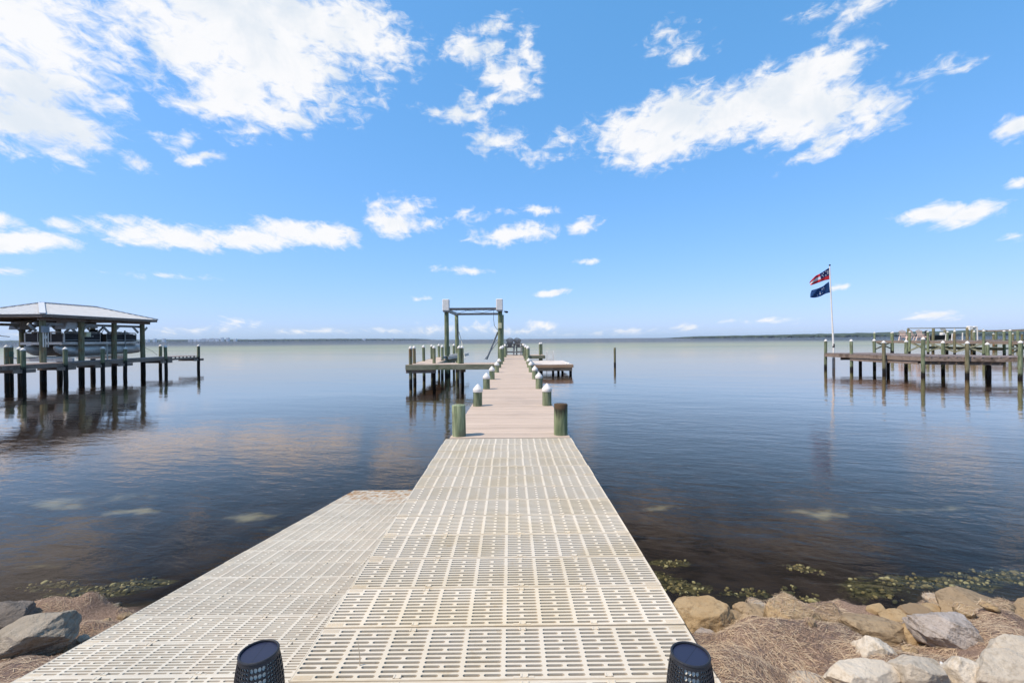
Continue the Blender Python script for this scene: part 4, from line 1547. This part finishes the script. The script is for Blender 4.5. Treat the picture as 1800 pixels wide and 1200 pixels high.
p2 = empty('wooden_pier', (51, 55, 0))
tag(p2, 'high long pier with crossed braces and pale chairs behind the nearer platform', 'pier')
Z2 = 1.56
mb = MB()
boards(mb, (1.4, -15), (1.4, 9), 1.3, Z2, .3, .012)
mb.build('deck', 'deck_brown', p2)
mb = MB()
mb.bar((.08, -15, Z2-.18), (.08, 9, Z2-.18), .06, .26)
mb.bar((2.72, -15, Z2-.18), (2.72, 9, Z2-.18), .06, .26)
mb.bar((.08, 9, Z2-.18), (2.72, 9, Z2-.18), .06, .26)
mb.build('fascia', 'beam_brown', p2)
p2y = (8.5, 2.9, .3, -3.0, -6.2, -8.8, -11.5)
for i, yy in enumerate(p2y):
    piling(p2, -.05, yy, Z2+1.12, .12, mat=('post', 'post', 'post', 'post_brown', 'post', 'post', 'post_brown')[i])
    piling(p2, 2.85, yy+.6, Z2+1.08, .12, mat='post')
    if i in (0, 1, 3, 5):
        cross_brace(p2, (0, yy-.1), (2.8, yy+.5), .35, Z2-.2, 'beam_green')
    if i in (1, 2, 3):
        cross_brace(p2, (-.02, yy), (-.02, p2y[i+1]), .3, Z2-.25, 'beam_green')
piling(p2, .1, 5.6, Z2+1.1, .12)
mb = MB()
mb.box((4.2, -1, .72), (2.4, 9, .18))
mb.bar((2.95, -5.5, .62), (2.95, 3.5, .62), .06, .24)
mb.build('low_landing', 'beam_green', p2)
pc = make_chair('garden_chair', 'chair_pink', .36, False, 'pale pink slatted chair standing alone on the far pier', 'pale chairs on the far pier')
pc.location = (52.0, 59.9, Z2)
pc.rotation_euler = (0, 0, radians(120))
pc.scale = (1.35, 1.35, 1.35)
for (x, y, r, lb) in ((52.0, 58.1, 70, 'pale pink slatted chair at the left of the pair on the far pier'), (51.9, 57.1, 100, 'pale pink slatted chair at the right of the pair on the far pier')):
    c = copy_tree(pc)
    c.location = (x, y, Z2)
    c.rotation_euler = (0, 0, radians(r))
    c['label'] = lb

# distant boat lift with a hoisted boat
b2 = empty('boat_lift', (64.5, 66, 0))
tag(b2, 'distant boat lift of brown pilings and white guide poles behind the far pier', 'boat lift')
for (x, yy, tp) in ((-3.0, 0, 3.2), (-2.2, 5, 3.3), (1.0, -1, 3.3), (3.7, 1, 3.2), (2.6, 4, 3.0)):
    piling(b2, x, yy, tp, .17, mat='post_brown', cap=False)
mb = MB()
mb.bar((-3.1, 0, 3.28), (3.9, .5, 3.30), .1, .14)
mb.bar((-2.3, 5, 3.38), (3.2, 5, 3.38), .1, .12)
mb.bar((3.7, .5, 3.28), (3.4, 5, 3.36), .1, .14)
mb.bar((-3.0, 0, 3.26), (-2.2, 5, 3.36), .1, .14)
mb.build('top_beam', 'galv', b2)
for (x, yy) in ((1.25, -1.1), (4.0, .9)):
    mb = MB()
    mb.box((0, 0, .22), (.55, .5, .5), ch=.06)
    mb.build('motor_box', 'white', b2, (x, yy, 3.05))
for (x, tp) in ((-2.45, 2.5), (-1.55, 2.5), (-1.2, 3.2), (.0, 2.6), (1.6, 2.6), (2.2, 3.3), (3.1, 3.1)):
    mb = MB()
    mb.tube([(x, -1.3, 1.1), (x-.05*(x-1), -1.3, tp)], .075, 8)
    mb.build('guide_pole', 'pvc', b2, smooth=True)
mb = MB()
boards(mb, (-3.5, -2.2), (4.2, -2.2), .9, 1.50, .3, .01)
mb.bar((-3.5, -3.1, 1.38), (4.2, -3.1, 1.38), .06, .22)
mb.build('landing', 'deck_brown', b2)
b3 = empty('moored_boat', (64.0, 67.5, 1.45))
tag(b3, 'small dark hulled boat hoisted in the distant boat lift', 'boat')
mb = MB()
rows = []
for i in range(9):
    k = i/8
    w_ = .95*math.sqrt(max(0.02, sin(pi*min(1, .18+k*.5)))) if k < .5 else .95*(1-((k-.5)*2)**2.2)+.03
    rows.append([(-1.9+k*4.2, -w_, .75+.15*k), (-1.9+k*4.2, -w_*.75, .15+.25*k*k), (-1.9+k*4.2, 0, .0+.4*k*k), (-1.9+k*4.2, w_*.75, .15+.25*k*k), (-1.9+k*4.2, w_, .75+.15*k)])
vs = [p for r in rows for p in r]
fs = [(i*5+j, i*5+j+1, (i+1)*5+j+1, (i+1)*5+j) for i in range(8) for j in range(4)]
fs += [tuple(range(5)), tuple(i*5 for i in range(8, -1, -1)) + tuple(i*5+4 for i in range(9))]
mb.add(vs, fs)
mb.build('hull', 'boat_black', b3, smooth=50)
mb = MB()
mb.box((.3, 0, 1.0), (.5, .5, .4), ch=.08)
mb.add([(.55, -.4, 1.5), (.55, .4, 1.5), (.3, .4, 1.95), (.3, -.4, 1.95), (.5, -.4, 1.5), (.5, .4, 1.5), (.25, .4, 1.95), (.25, -.4, 1.95)], [(0, 1, 2, 3), (7, 6, 5, 4), (0, 3, 7, 4), (1, 5, 6, 2), (2, 6, 7, 3), (0, 4, 5, 1)])
mb.build('console', 'white', b3)
mb = MB()
mb.lathe([(.05, 0), (.22, .05), (.25, .5), (.12, .62)], 12, (-2.05, 0, .9))
mb.box((-2.1, 0, .5), (.2, .2, .9))
mb.build('outboard_motor', 'black', b3)

# third right pier, farthest
p3 = empty('wooden_pier', (89, 82, 0))
tag(p3, 'farthest right pier with a long timber lift frame', 'pier')
mb = MB()
boards(mb, (-11, 0), (14, 0), .9, 1.40, .3, .01)
mb.build('deck', 'deck_brown', p3)
mb = MB()
mb.bar((-11, -.95, 1.25), (14, -.95, 1.25), .08, .26)
mb.build('fascia', 'beam_brown', p3)
for px in (1750, 1768, 1784, 1800, 1816):
    piling(p3, (px-897)/800*81-89, -1.0, 2.45, .17, mat='post_brown')
for (px, yy) in ((1754, 3), (1793, -2), (1815, 3)):
    piling(p3, (px-897)/800*(82+yy)-89, yy, 2.95, .2, mat='post', cap=False)
mb = MB()
mb.bar((-1.5, 3, 3.0), (8, 3, 3.02), .14, .24)
mb.bar((-1.5, 3, 3.0), (2.7, -2, 3.0), .14, .24)
mb.build('top_beam', 'beam_brown', p3)
mb = MB()
mb.box((0, 0, .25), (.6, .5, .5), ch=.06)
mb.build('motor_box', 'white', p3, (2.6, -2.1, 2.75))


# ------------------------------------------------------------------ rocks of the revetment
def make_rock(seed, dims, mat, cuts=11, rough=.05, sub=5, bias=.62):
    rg = random.Random(seed)
    bm = bmesh.new()
    bmesh.ops.create_icosphere(bm, subdivisions=sub, radius=1.0)
    planes = []
    for i in range(cuts):
        n = Vector((rg.gauss(0, 1), rg.gauss(0, 1), rg.gauss(0, .8))).normalized()
        planes.append((n, rg.uniform(bias, bias+.22)))
    planes.append((Vector((rg.uniform(-.25, .25), rg.uniform(-.45, -.05), 1)).normalized(), rg.uniform(.55, .7)))
    off = Vector((seed*3.7, seed*1.3, seed*.7))
    for v in bm.verts:
        p = v.co.copy()
        for n, d in planes:
            e = p.dot(n)-d
            if e > 0:
                p -= n*e*.93
        q = p*1.7+off
        f = mnoise.fractal(q, .9, 2.0, 5)
        f2 = abs(mnoise.noise(p*2.6+off*2))
        lay = mnoise.noise((q.x*.7, q.y*.7, (q.z + .35*q.x)*6.5)) if 'grey' in mat or 'silver' in mat or 'dark' in mat else mnoise.noise(q*4.2)*.6
        p *= 1 + rough*f - rough*.7*f2 + .030*lay + .010*mnoise.noise(q*9.0)
        v.co = (p.x*dims[0], p.y*dims[1], p.z*dims[2])
    me = bpy.data.meshes.new('rock')
    bm.to_mesh(me)
    bm.free()
    me.materials.append(MT[mat])
    shade(me, 180)
    return me


ROCKS = [  # photo box (x0, y0, x1, y1), material, seed, depth factor, label
    (1178, 1056, 1284, 1128, 'rock_tan', 3, .85, 0, 'smooth tan boulder touching the right edge of the slotted dock'),
    (1272, 1076, 1308, 1108, 'rock_brown', 5, .9, 0, 'small tan stone tucked behind the boulder at the dock edge'),
    (1292, 1064, 1350, 1102, 'rock_brown', 8, .9, 0, 'algae stained brown stone between the two tan boulders'),
    (1338, 1057, 1436, 1136, 'rock_tan', 12, .85, 0, 'large tan boulder half draped with dried seagrass'),
    (1418, 1064, 1490, 1112, 'rock_brown', 15, .9, 0, 'low olive brown stone right of the draped boulder'),
    (1490, 1090, 1592, 1138, 'rock_brown', 18, .8, 0, 'flat brown slab left of the silver streaked boulder'),
    (1550, 1076, 1594, 1106, 'rock_tan', 21, .9, 0, 'orange brown stone at the waterline behind the flat slab'),
    (1582, 1070, 1640, 1108, 'rock_brown', 24, .9, 0, 'mottled brown stone behind the silver streaked boulder'),
    (1578, 1094, 1626, 1142, 'rock_tan', 25, .7, 0, 'golden brown stone against the left side of the silver streaked boulder'),
    (1606, 1080, 1734, 1158, 'rock_silver', 29, .8, -.36, 'big silver streaked boulder sloping down to the right'),
    (1616, 1066, 1660, 1090, 'rock_tan', 28, .8, 0, 'thin orange stone left of the broad tan waterline slab'),
    (1646, 1045, 1768, 1096, 'rock_brown', 30, .85, -.15, 'broad tan slab lying at the waterline on the right'),
    (1704, 1078, 1760, 1108, 'rock_tan', 33, .9, 0, 'small cream brown stone below the broad waterline slab'),
    (1776, 1060, 1850, 1128, 'rock_brown', 36, .9, 0, 'dark brown boulder cut by the right picture edge'),
    (1504, 1124, 1572, 1190, 'rock_white', 39, .8, -.5, 'rough white limestone block standing on edge'),
    (1472, 1140, 1514, 1172, 'rock_white', 42, .9, 0, 'small white limestone lump left of the upright block'),
    (1444, 1160, 1580, 1240, 'rock_white', 45, .6, -.2, 'wide white limestone slab in front of the upright block'),
    (1562, 1150, 1672, 1240, 'rock_cream', 48, .7, -.15, 'pale grey rounded limestone boulder with a white pipe lying on it'),
    (1660, 1152, 1726, 1240, 'rock_white', 51, .7, -.2, 'narrow pale limestone block between two larger ones'),
    (1736, 1124, 1830, 1182, 'rock_cream', 54, .8, .15, 'grey cream limestone boulder below the right edge boulder'),
    (1712, 1160, 1850, 1250, 'rock_cream', 57, .6, 0, 'wide flat limestone block in the lower right corner'),
    (1782, 1106, 1830, 1136, 'rock_silver', 60, .9, 0, 'small pale grey stone at the right picture edge'),
    (1382, 1188, 1460, 1230, 'rock_cream', 63, .8, 0, 'pale flat stone half buried in seagrass at the bottom edge'),
    (1344, 1112, 1398, 1136, 'rock_white', 66, .9, 0, 'pale flat stone buried below the draped boulder'),
    (1214, 1108, 1252, 1132, 'rock_silver', 69, .9, 0, 'small blue grey stone beside the dock in the seagrass'),
    (-70, 1058, 50, 1128, 'rock_dark', 72, .8, .12, 'dark grey boulder cut by the left picture edge'),
    (-36, 1080, 124, 1172, 'rock_grey', 75, .7, .16, 'big grey layered slab leaning beside the ramp'),
    (-4, 1178, 22, 1200, 'rock_grey', 78, .9, 0, 'small grey stone at the lower left corner'),
    (92, 1138, 112, 1152, 'rock_brown', 81, .9, 0, 'small brown pebble under the big grey slab'),
    (193, 1059, 209, 1071, 'rock_white', 84, .9, 0, 'tiny white stone on the dark seagrass mound by the ramp'),
]
for (x0, y0, x1, y1, mt_, seed, df, tilt, label) in ROCKS:
    cx = (x0+x1)/2
    gx, gy = shore_pt(cx, y1 - (y1-y0)*.22)
    gz = ground_z(gx, gy)
    # true distance of the rock's middle and its size there
    cy = (y0+y1)/2
    d = gy + .04
    wx = (x1-x0)/800*d/2
    hz = (y1-y0)/800*d/2
    zc = EYE - (cy-hor(cx))/800*d
    dep = max(wx*df, hz*.8)
    me = make_rock(seed, (wx*1.22, dep*1.15, hz*1.22), mt_, cuts=15 if 'tan' in mt_ or 'brown' in mt_ else 16,
                   rough=.05 if 'tan' in mt_ else .075, bias=.63 if 'tan' in mt_ else .58, sub=6 if x1-x0 > 60 else 5)
    o = link(bpy.data.objects.new('rock', me))
    o.location = ((cx-897)/800*d, d, zc)
    o.rotation_euler = (0, -tilt, 0)
    tag(o, label, 'rock', 'rocks of the shore revetment')

SMALL = ((1452, 1100, 30, 18), (1478, 1112, 26, 16), (1602, 1128, 24, 15), (1642, 1072, 30, 16), (1696, 1118, 34, 18), (1765, 1108, 36, 18), (1740, 1118, 26, 14),
         (1330, 1070, 30, 15), (1310, 1112, 22, 12), (1434, 1118, 24, 13), (1542, 1086, 30, 14), (1500, 1100, 26, 15), (1672, 1084, 28, 14), (1426, 1150, 18, 11), (1600, 1146, 26, 14),
         (1268, 1120, 18, 10), (70, 1108, 20, 11), (215, 1090, 22, 12), (180, 1098, 20, 10), (140, 1130, 18, 10))
for i, (px, py, w, h) in enumerate(SMALL):
    gx, gy = shore_pt(px, py)
    wx, hz = w/800*gy*.62, h/800*gy*.75
    me = make_rock(200+i*3, (wx, wx*.85, hz), ('rock_tan', 'rock_brown', 'rock_tan', 'rock_cream')[i % 4], cuts=13, rough=.07, sub=4, bias=.6)
    o = link(bpy.data.objects.new('rock', me))
    o.location = (gx, gy, ground_z(gx, gy) + hz*.45)
    o.rotation_euler = (0, 0, i*1.3)
    tag(o, 'fist sized stone half buried in the seagrass between the bigger boulders', 'rock', 'small stones between the boulders')

# shell crusted stones lying in the shallows
for nm, c1, c2 in (('stone0', (.085, .07, .034), (.16, .13, .06)), ('stone1', (.34, .28, .125), (.50, .42, .22)), ('stone2', (.20, .15, .06), (.30, .23, .10)), ('stone3', (.048, .046, .024), (.09, .08, .04))):
    MT[nm] = pmat('shallow_' + nm, c1, c2, 40, .9, bdist=.003, varied=0)
bm = bmesh.new()
bmesh.ops.create_icosphere(bm, subdivisions=2, radius=1.0)
SV = [v.co.copy() for v in bm.verts]
SF = [tuple(v.index for v in f.verts) for f in bm.faces]
bm.free()
mb = MB()
rg = random.Random(5)
for (cx, cy, ax, ay, w) in PEB:
    n = int(30 + 1050*ax*max(ay, .12)*w)
    for i in range(min(n, 420)):
        a, q = rg.uniform(0, 2*pi), sqrt(rg.random())
        x, y = cx + cos(a)*q*ax*1.1 + rg.gauss(0, .03), cy + sin(a)*q*max(ay, .12)*1.5 + rg.gauss(0, .05)
        z = ground_z(x, y)
        if z > -.015 or z < -.45:
            continue
        r = rg.uniform(.006, .019)*(1.6 if rg.random() < .10 else 1)
        off = Vector((i*1.7, cx*9, cy*7))
        rot = Matrix.Rotation(rg.uniform(0, 6), 3, 'Z') @ Matrix.Rotation(rg.uniform(-.6, .6), 3, 'X')
        dm = Vector((r*rg.uniform(.8, 1.5), r*rg.uniform(.7, 1.1), r*rg.uniform(.45, .9)))
        zz = min(z + r*.4, -.012)
        vs = []
        for p in SV:
            f = 1 + .35*mnoise.noise(p*1.4+off)
            vs.append(rot @ Vector((p.x*dm.x*f, p.y*dm.y*f, p.z*dm.z*f)) + Vector((x, y, zz)))
        mb.add(vs, SF, rg.choices((0, 1, 2, 3), (30, 15, 24, 31))[0])
o = mb.build('submerged_stones', ['stone0', 'stone1', 'stone2', 'stone3'], smooth=180)
tag(o, 'shell crusted olive stones under the shallow water along the shore', 'stones', kind='stuff')

# white pipe offcuts among the limestone
for (a, b_, lb) in (((1655, 1170), (1684, 1205), 'white pipe offcut wedged between two pale limestone blocks'), ((1573, 1172), (1606, 1203), 'white pipe offcut lying on the rounded pale boulder')):
    p = []
    for (px, py) in (a, b_):
        d = 2.28 if py < 1190 else 2.08
        p.append(Vector(((px-897)/800*d, d, EYE-(py-hor(px))/800*d)))
    mb = MB()
    ax = (p[1]-p[0])
    mb.tube([p[0]-p[0], ax], .011, 12)
    mb.tube([ax*-.004, ax*.0], .0085, 12)
    o = mb.build('pipe_offcut', 'pvc', loc=tuple(p[0]), smooth=40)
    tag(o, lb, 'pipe')

# ------------------------------------------------------------------ dried seagrass lying over the shore
dg = bpy.context.evaluated_depsgraph_get()
from mathutils.bvhtree import BVHTree
allv, allf = [], []
for o in list(COL.objects):
    if o.name.split('.')[0] in ('shore', 'rock') and o.type == 'MESH':
        k = len(allv)
        if o.name.startswith('shore'):
            sel = {}
            for p in o.data.polygons:
                c = p.center
                if abs(c.x) < 6 and 1.2 < c.y < 4.4:
                    allf.append([sel.setdefault(i, k+len(sel)) for i in p.vertices])
            inv = sorted(sel.items(), key=lambda q: q[1])
            allv += [o.data.vertices[i].co.copy() for i, _ in inv]
        elif o.get('label', '').find('tan boulder half') >= 0 or 'buried' in o.get('label', '') or 'olive' in o.get('label', ''):
            Mx = Matrix.Translation(o.location) @ o.rotation_euler.to_matrix().to_4x4()
            allv += [Mx @ v.co for v in o.data.vertices]
            allf += [[i+k for i in p.vertices] for p in o.data.polygons]
bvh = BVHTree.FromPolygons(allv, allf)
mb = MB()
rg = random.Random(11)
count = 0
tries = 0
while count < 46000 and tries < 200000:
    tries += 1
    if rg.random() < .72:
        x, y = rg.uniform(.74, 3.6), rg.uniform(1.65, 4.0)
    else:
        x, y = rg.uniform(-4.8, -2.2), rg.uniform(1.9, 4.0)
    hit = bvh.ray_cast(Vector((x, y, 3)), Vector((0, 0, -1)))
    if hit[0] is None or hit[0].z < .05:
        continue
    p, n = hit[0], hit[1]
    if mnoise.noise((x*2.1, y*2.1, 4.0)) < -.38:
        continue
    base = mnoise.noise((x*1.2, y*1.2, 9.0))*3.0
    a = base + rg.gauss(0, .75)
    tdir = Vector((cos(a), sin(a), 0))
    tdir = (tdir - n*tdir.dot(n)).normalized()
    sd = n.cross(tdir).normalized()
    L = rg.uniform(.02, .07)*(1.0 if rg.random() < .95 else 1.7)
    w = rg.uniform(.0005, .0011)
    bend = rg.uniform(-.5, .5)
    lift = rg.uniform(.001, .012)
    pts = []
    for k in range(4):
        q = k/3 - .5
        pts.append(p + tdir*(q*L) + sd*(bend*L*(q*q-.1)) + n*(lift*(1-2*abs(q))*rg.uniform(.4, 1.2) + .002 + rg.uniform(0, .004)))
    vsx = []
    for q in pts:
        vsx += [q - sd*w, q + sd*w + n*w*.6]
    dk = mnoise.noise((x*2.3, y*2.6, 21.0)) + .5*mnoise.noise((x*6, y*6, 31.0))
    mb.add(vsx, [(0, 1, 3, 2), (2, 3, 5, 4), (4, 5, 7, 6)], rg.choices((0, 1, 2, 3), (20, 30, 8, 42) if dk > .22 else (40, 22, 33, 5))[0])
    count += 1
o = mb.build('dried_seagrass', ['wrack0', 'wrack1', 'wrack2', 'wrack3'])
tag(o, 'matted tan and brown dried seagrass covering the shore between rocks', 'seagrass', kind='stuff')


# ------------------------------------------------------------------ solar lanterns
def lantern(px, py, d, label, rot):
    H = DECK
    topz = EYE - (py-hor(px))/800*d
    hgt = topz - H
    r = empty('solar_lantern', ((px-897)/800*d, d, H), rot)
    tag(r, label, 'lantern', 'solar lanterns at the head of the dock')
    RT, RM, RB = .0535, .0685, .050

    def rad(z):
        k = z/hgt
        return RM - (RM-RT)*max(0, (k-.55)/.45)**2 - (RM-RB)*max(0, (.55-k)/.55)**2

    sh = MB()
    T = .0035

    def cell(t0, t1, z0, z1, shape, n=10):
        tc_, zc_ = (t0+t1)/2, (z0+z1)/2

        def S(tt, z, o=0):
            q = rad(z)-o
            return (q*cos(tt), q*sin(tt), z)
        rect = [(t0, z0), (t1, z0), (t1, z1), (t0, z1)]
        hole = []
        for k in range(n):
            a = 2*pi*k/n - 3*pi/4
            if shape == 'oval':
                hole.append((tc_ + cos(a)*(t1-t0)*.44, zc_ + sin(a)*(z1-z0)*.43))
            else:
                c, s_ = cos(a), sin(a)
                q = 1/(abs(c)+abs(s_))
                hole.append((tc_ + c*q*(t1-t0)*.47, zc_ + s_*q*(z1-z0)*.47))
        # outer ring points matched to hole directions
        outer = []
        for k in range(n):
            a = 2*pi*k/n - 3*pi/4
            c, s_ = cos(a), sin(a)
            q = 1/max(abs(c), abs(s_))
            outer.append((tc_ + c*q*(t1-t0)/2, zc_ + s_*q*(z1-z0)/2))
        vs = [S(*p) for p in outer] + [S(*p) for p in hole] + [S(*p, T) for p in hole] + [S(*p, T) for p in outer]
        fs = []
        for k in range(n):
            j = (k+1) % n
            fs += [(k, j, n+j, n+k), (n+k, n+j, 2*n+j, 2*n+k), (2*n+k, 2*n+j, 3*n+j, 3*n+k)]
        sh.add(vs, fs)

    def plain(t0, t1, z0, z1):
        n = max(1, int((t1-t0)/.12))
        m_ = max(1, int((z1-z0)/.02))
        for i in range(n):
            for j in range(m_):
                ta, tb = t0+(t1-t0)*i/n, t0+(t1-t0)*(i+1)/n
                za, zb = z0+(z1-z0)*j/m_, z0+(z1-z0)*(j+1)/m_
                for o_, fl in ((0, False), (T, True)):
                    q = [((rad(z)-o_)*cos(tt), (rad(z)-o_)*sin(tt), z) for tt, z in ((ta, za), (tb, za), (tb, zb), (ta, zb))]
                    sh.add(q, [(3, 2, 1, 0) if fl else (0, 1, 2, 3)])
    zb, zt = .03, hgt-.010
    NP = 4
    for p_ in range(NP):
        a0 = 2*pi*p_/NP
        span = 2*pi/NP
        # wide oval panel
        g = .03
        ov = span*.52
        rows_ = 15
        for c in range(4):
            tA, tB = a0 + g + (ov-2*g)*c/4, a0 + g + (ov-2*g)*(c+1)/4
            shift = .0
            for k in range(rows_):
                cell(tA, tB, zb+(zt-zb)*k/rows_, zb+(zt-zb)*(k+1)/rows_, 'oval', 12)
        plain(a0, a0+g, zb, zt)
        plain(a0+ov-g, a0+ov, zb, zt)
        rows2, cols2 = 24, 5
        for c in range(cols2):
            tA, tB = a0+ov + (span-ov)*c/cols2, a0+ov + (span-ov)*(c+1)/cols2
            for k in range(rows2):
                cell(tA, tB, zb+(zt-zb)*k/rows2, zb+(zt-zb)*(k+1)/rows2, 'diamond', 8)
    plain(0, 2*pi, 0, zb)
    plain(0, 2*pi, zt, hgt)
    sh.build('shade', 'black', r, smooth=35)
    rim = MB()
    n = 40
    rim.tube([((RT-.001)*cos(2*pi*k/n), (RT-.001)*sin(2*pi*k/n), hgt) for k in range(n+1)], .0035, 8, caps=False)
    rim.build('rim', 'black', r, smooth=True)
    tp = MB()
    tp.lathe([(RT-.003, -.010), (RT-.003, -.003), (.001, -.003)], 40)
    tp.build('solar_panel', ['solar'], r, (0, 0, hgt))
    inn = MB()
    inn.lathe([(rad(hgt*k/12)*.90, hgt*k/12) for k in range(1, 12)] + [(RT*.88, hgt-.012)], 24)
    inn.build('diffuser', 'lens', r, smooth=True)
    return r


MT['lens'] = pmat('frosted_diffuser', (.80, .78, .66), (.84, .82, .72), 8, .5, bdist=0)
lantern(450, 1146, 1.35, 'black pierced solar lantern on the left edge of the slotted dock', radians(-88))
lantern(1211, 1152, 1.325, 'black pierced solar lantern on the right side of the slotted dock', radians(-132))

# a stray reed blade growing through the grating
mb = MB()
gx, gy = gp(627, 1170, DECK)
mb.tube([(0, 0, -.05), (.001, .0, .03), (-.003, -.003, .075), (-.005, -.002, .095)], [.0022, .0018, .001, .0004], 6)
o = mb.build('reed_blade', 'wrack2', loc=(gx, gy, DECK), smooth=True)
tag(o, 'single thin brown reed blade sticking up through the dock slots', 'reed')

# ------------------------------------------------------------------ sea air
mb = MB()
mb.box((0, 2600, 18), (14000, 5600, 40))
hz = mb.build('haze', 'black')
m = bpy.data.materials.new('sea_haze')
m.use_nodes = True
m.node_tree.nodes.clear()
t = NT(m.node_tree)
out = t.n('ShaderNodeOutputMaterial')
pv = t.n('ShaderNodeVolumePrincipled')
pv.inputs['Color'].default_value = (.75, .86, 1.0, 1)
pv.inputs['Density'].default_value = 6e-5
t.t.links.new(pv.outputs[0], out.inputs['Volume'])
hz.data.materials.clear()
hz.data.materials.append(m)
tag(hz, 'thin pale sea haze over the whole bay', 'haze', kind='stuff')
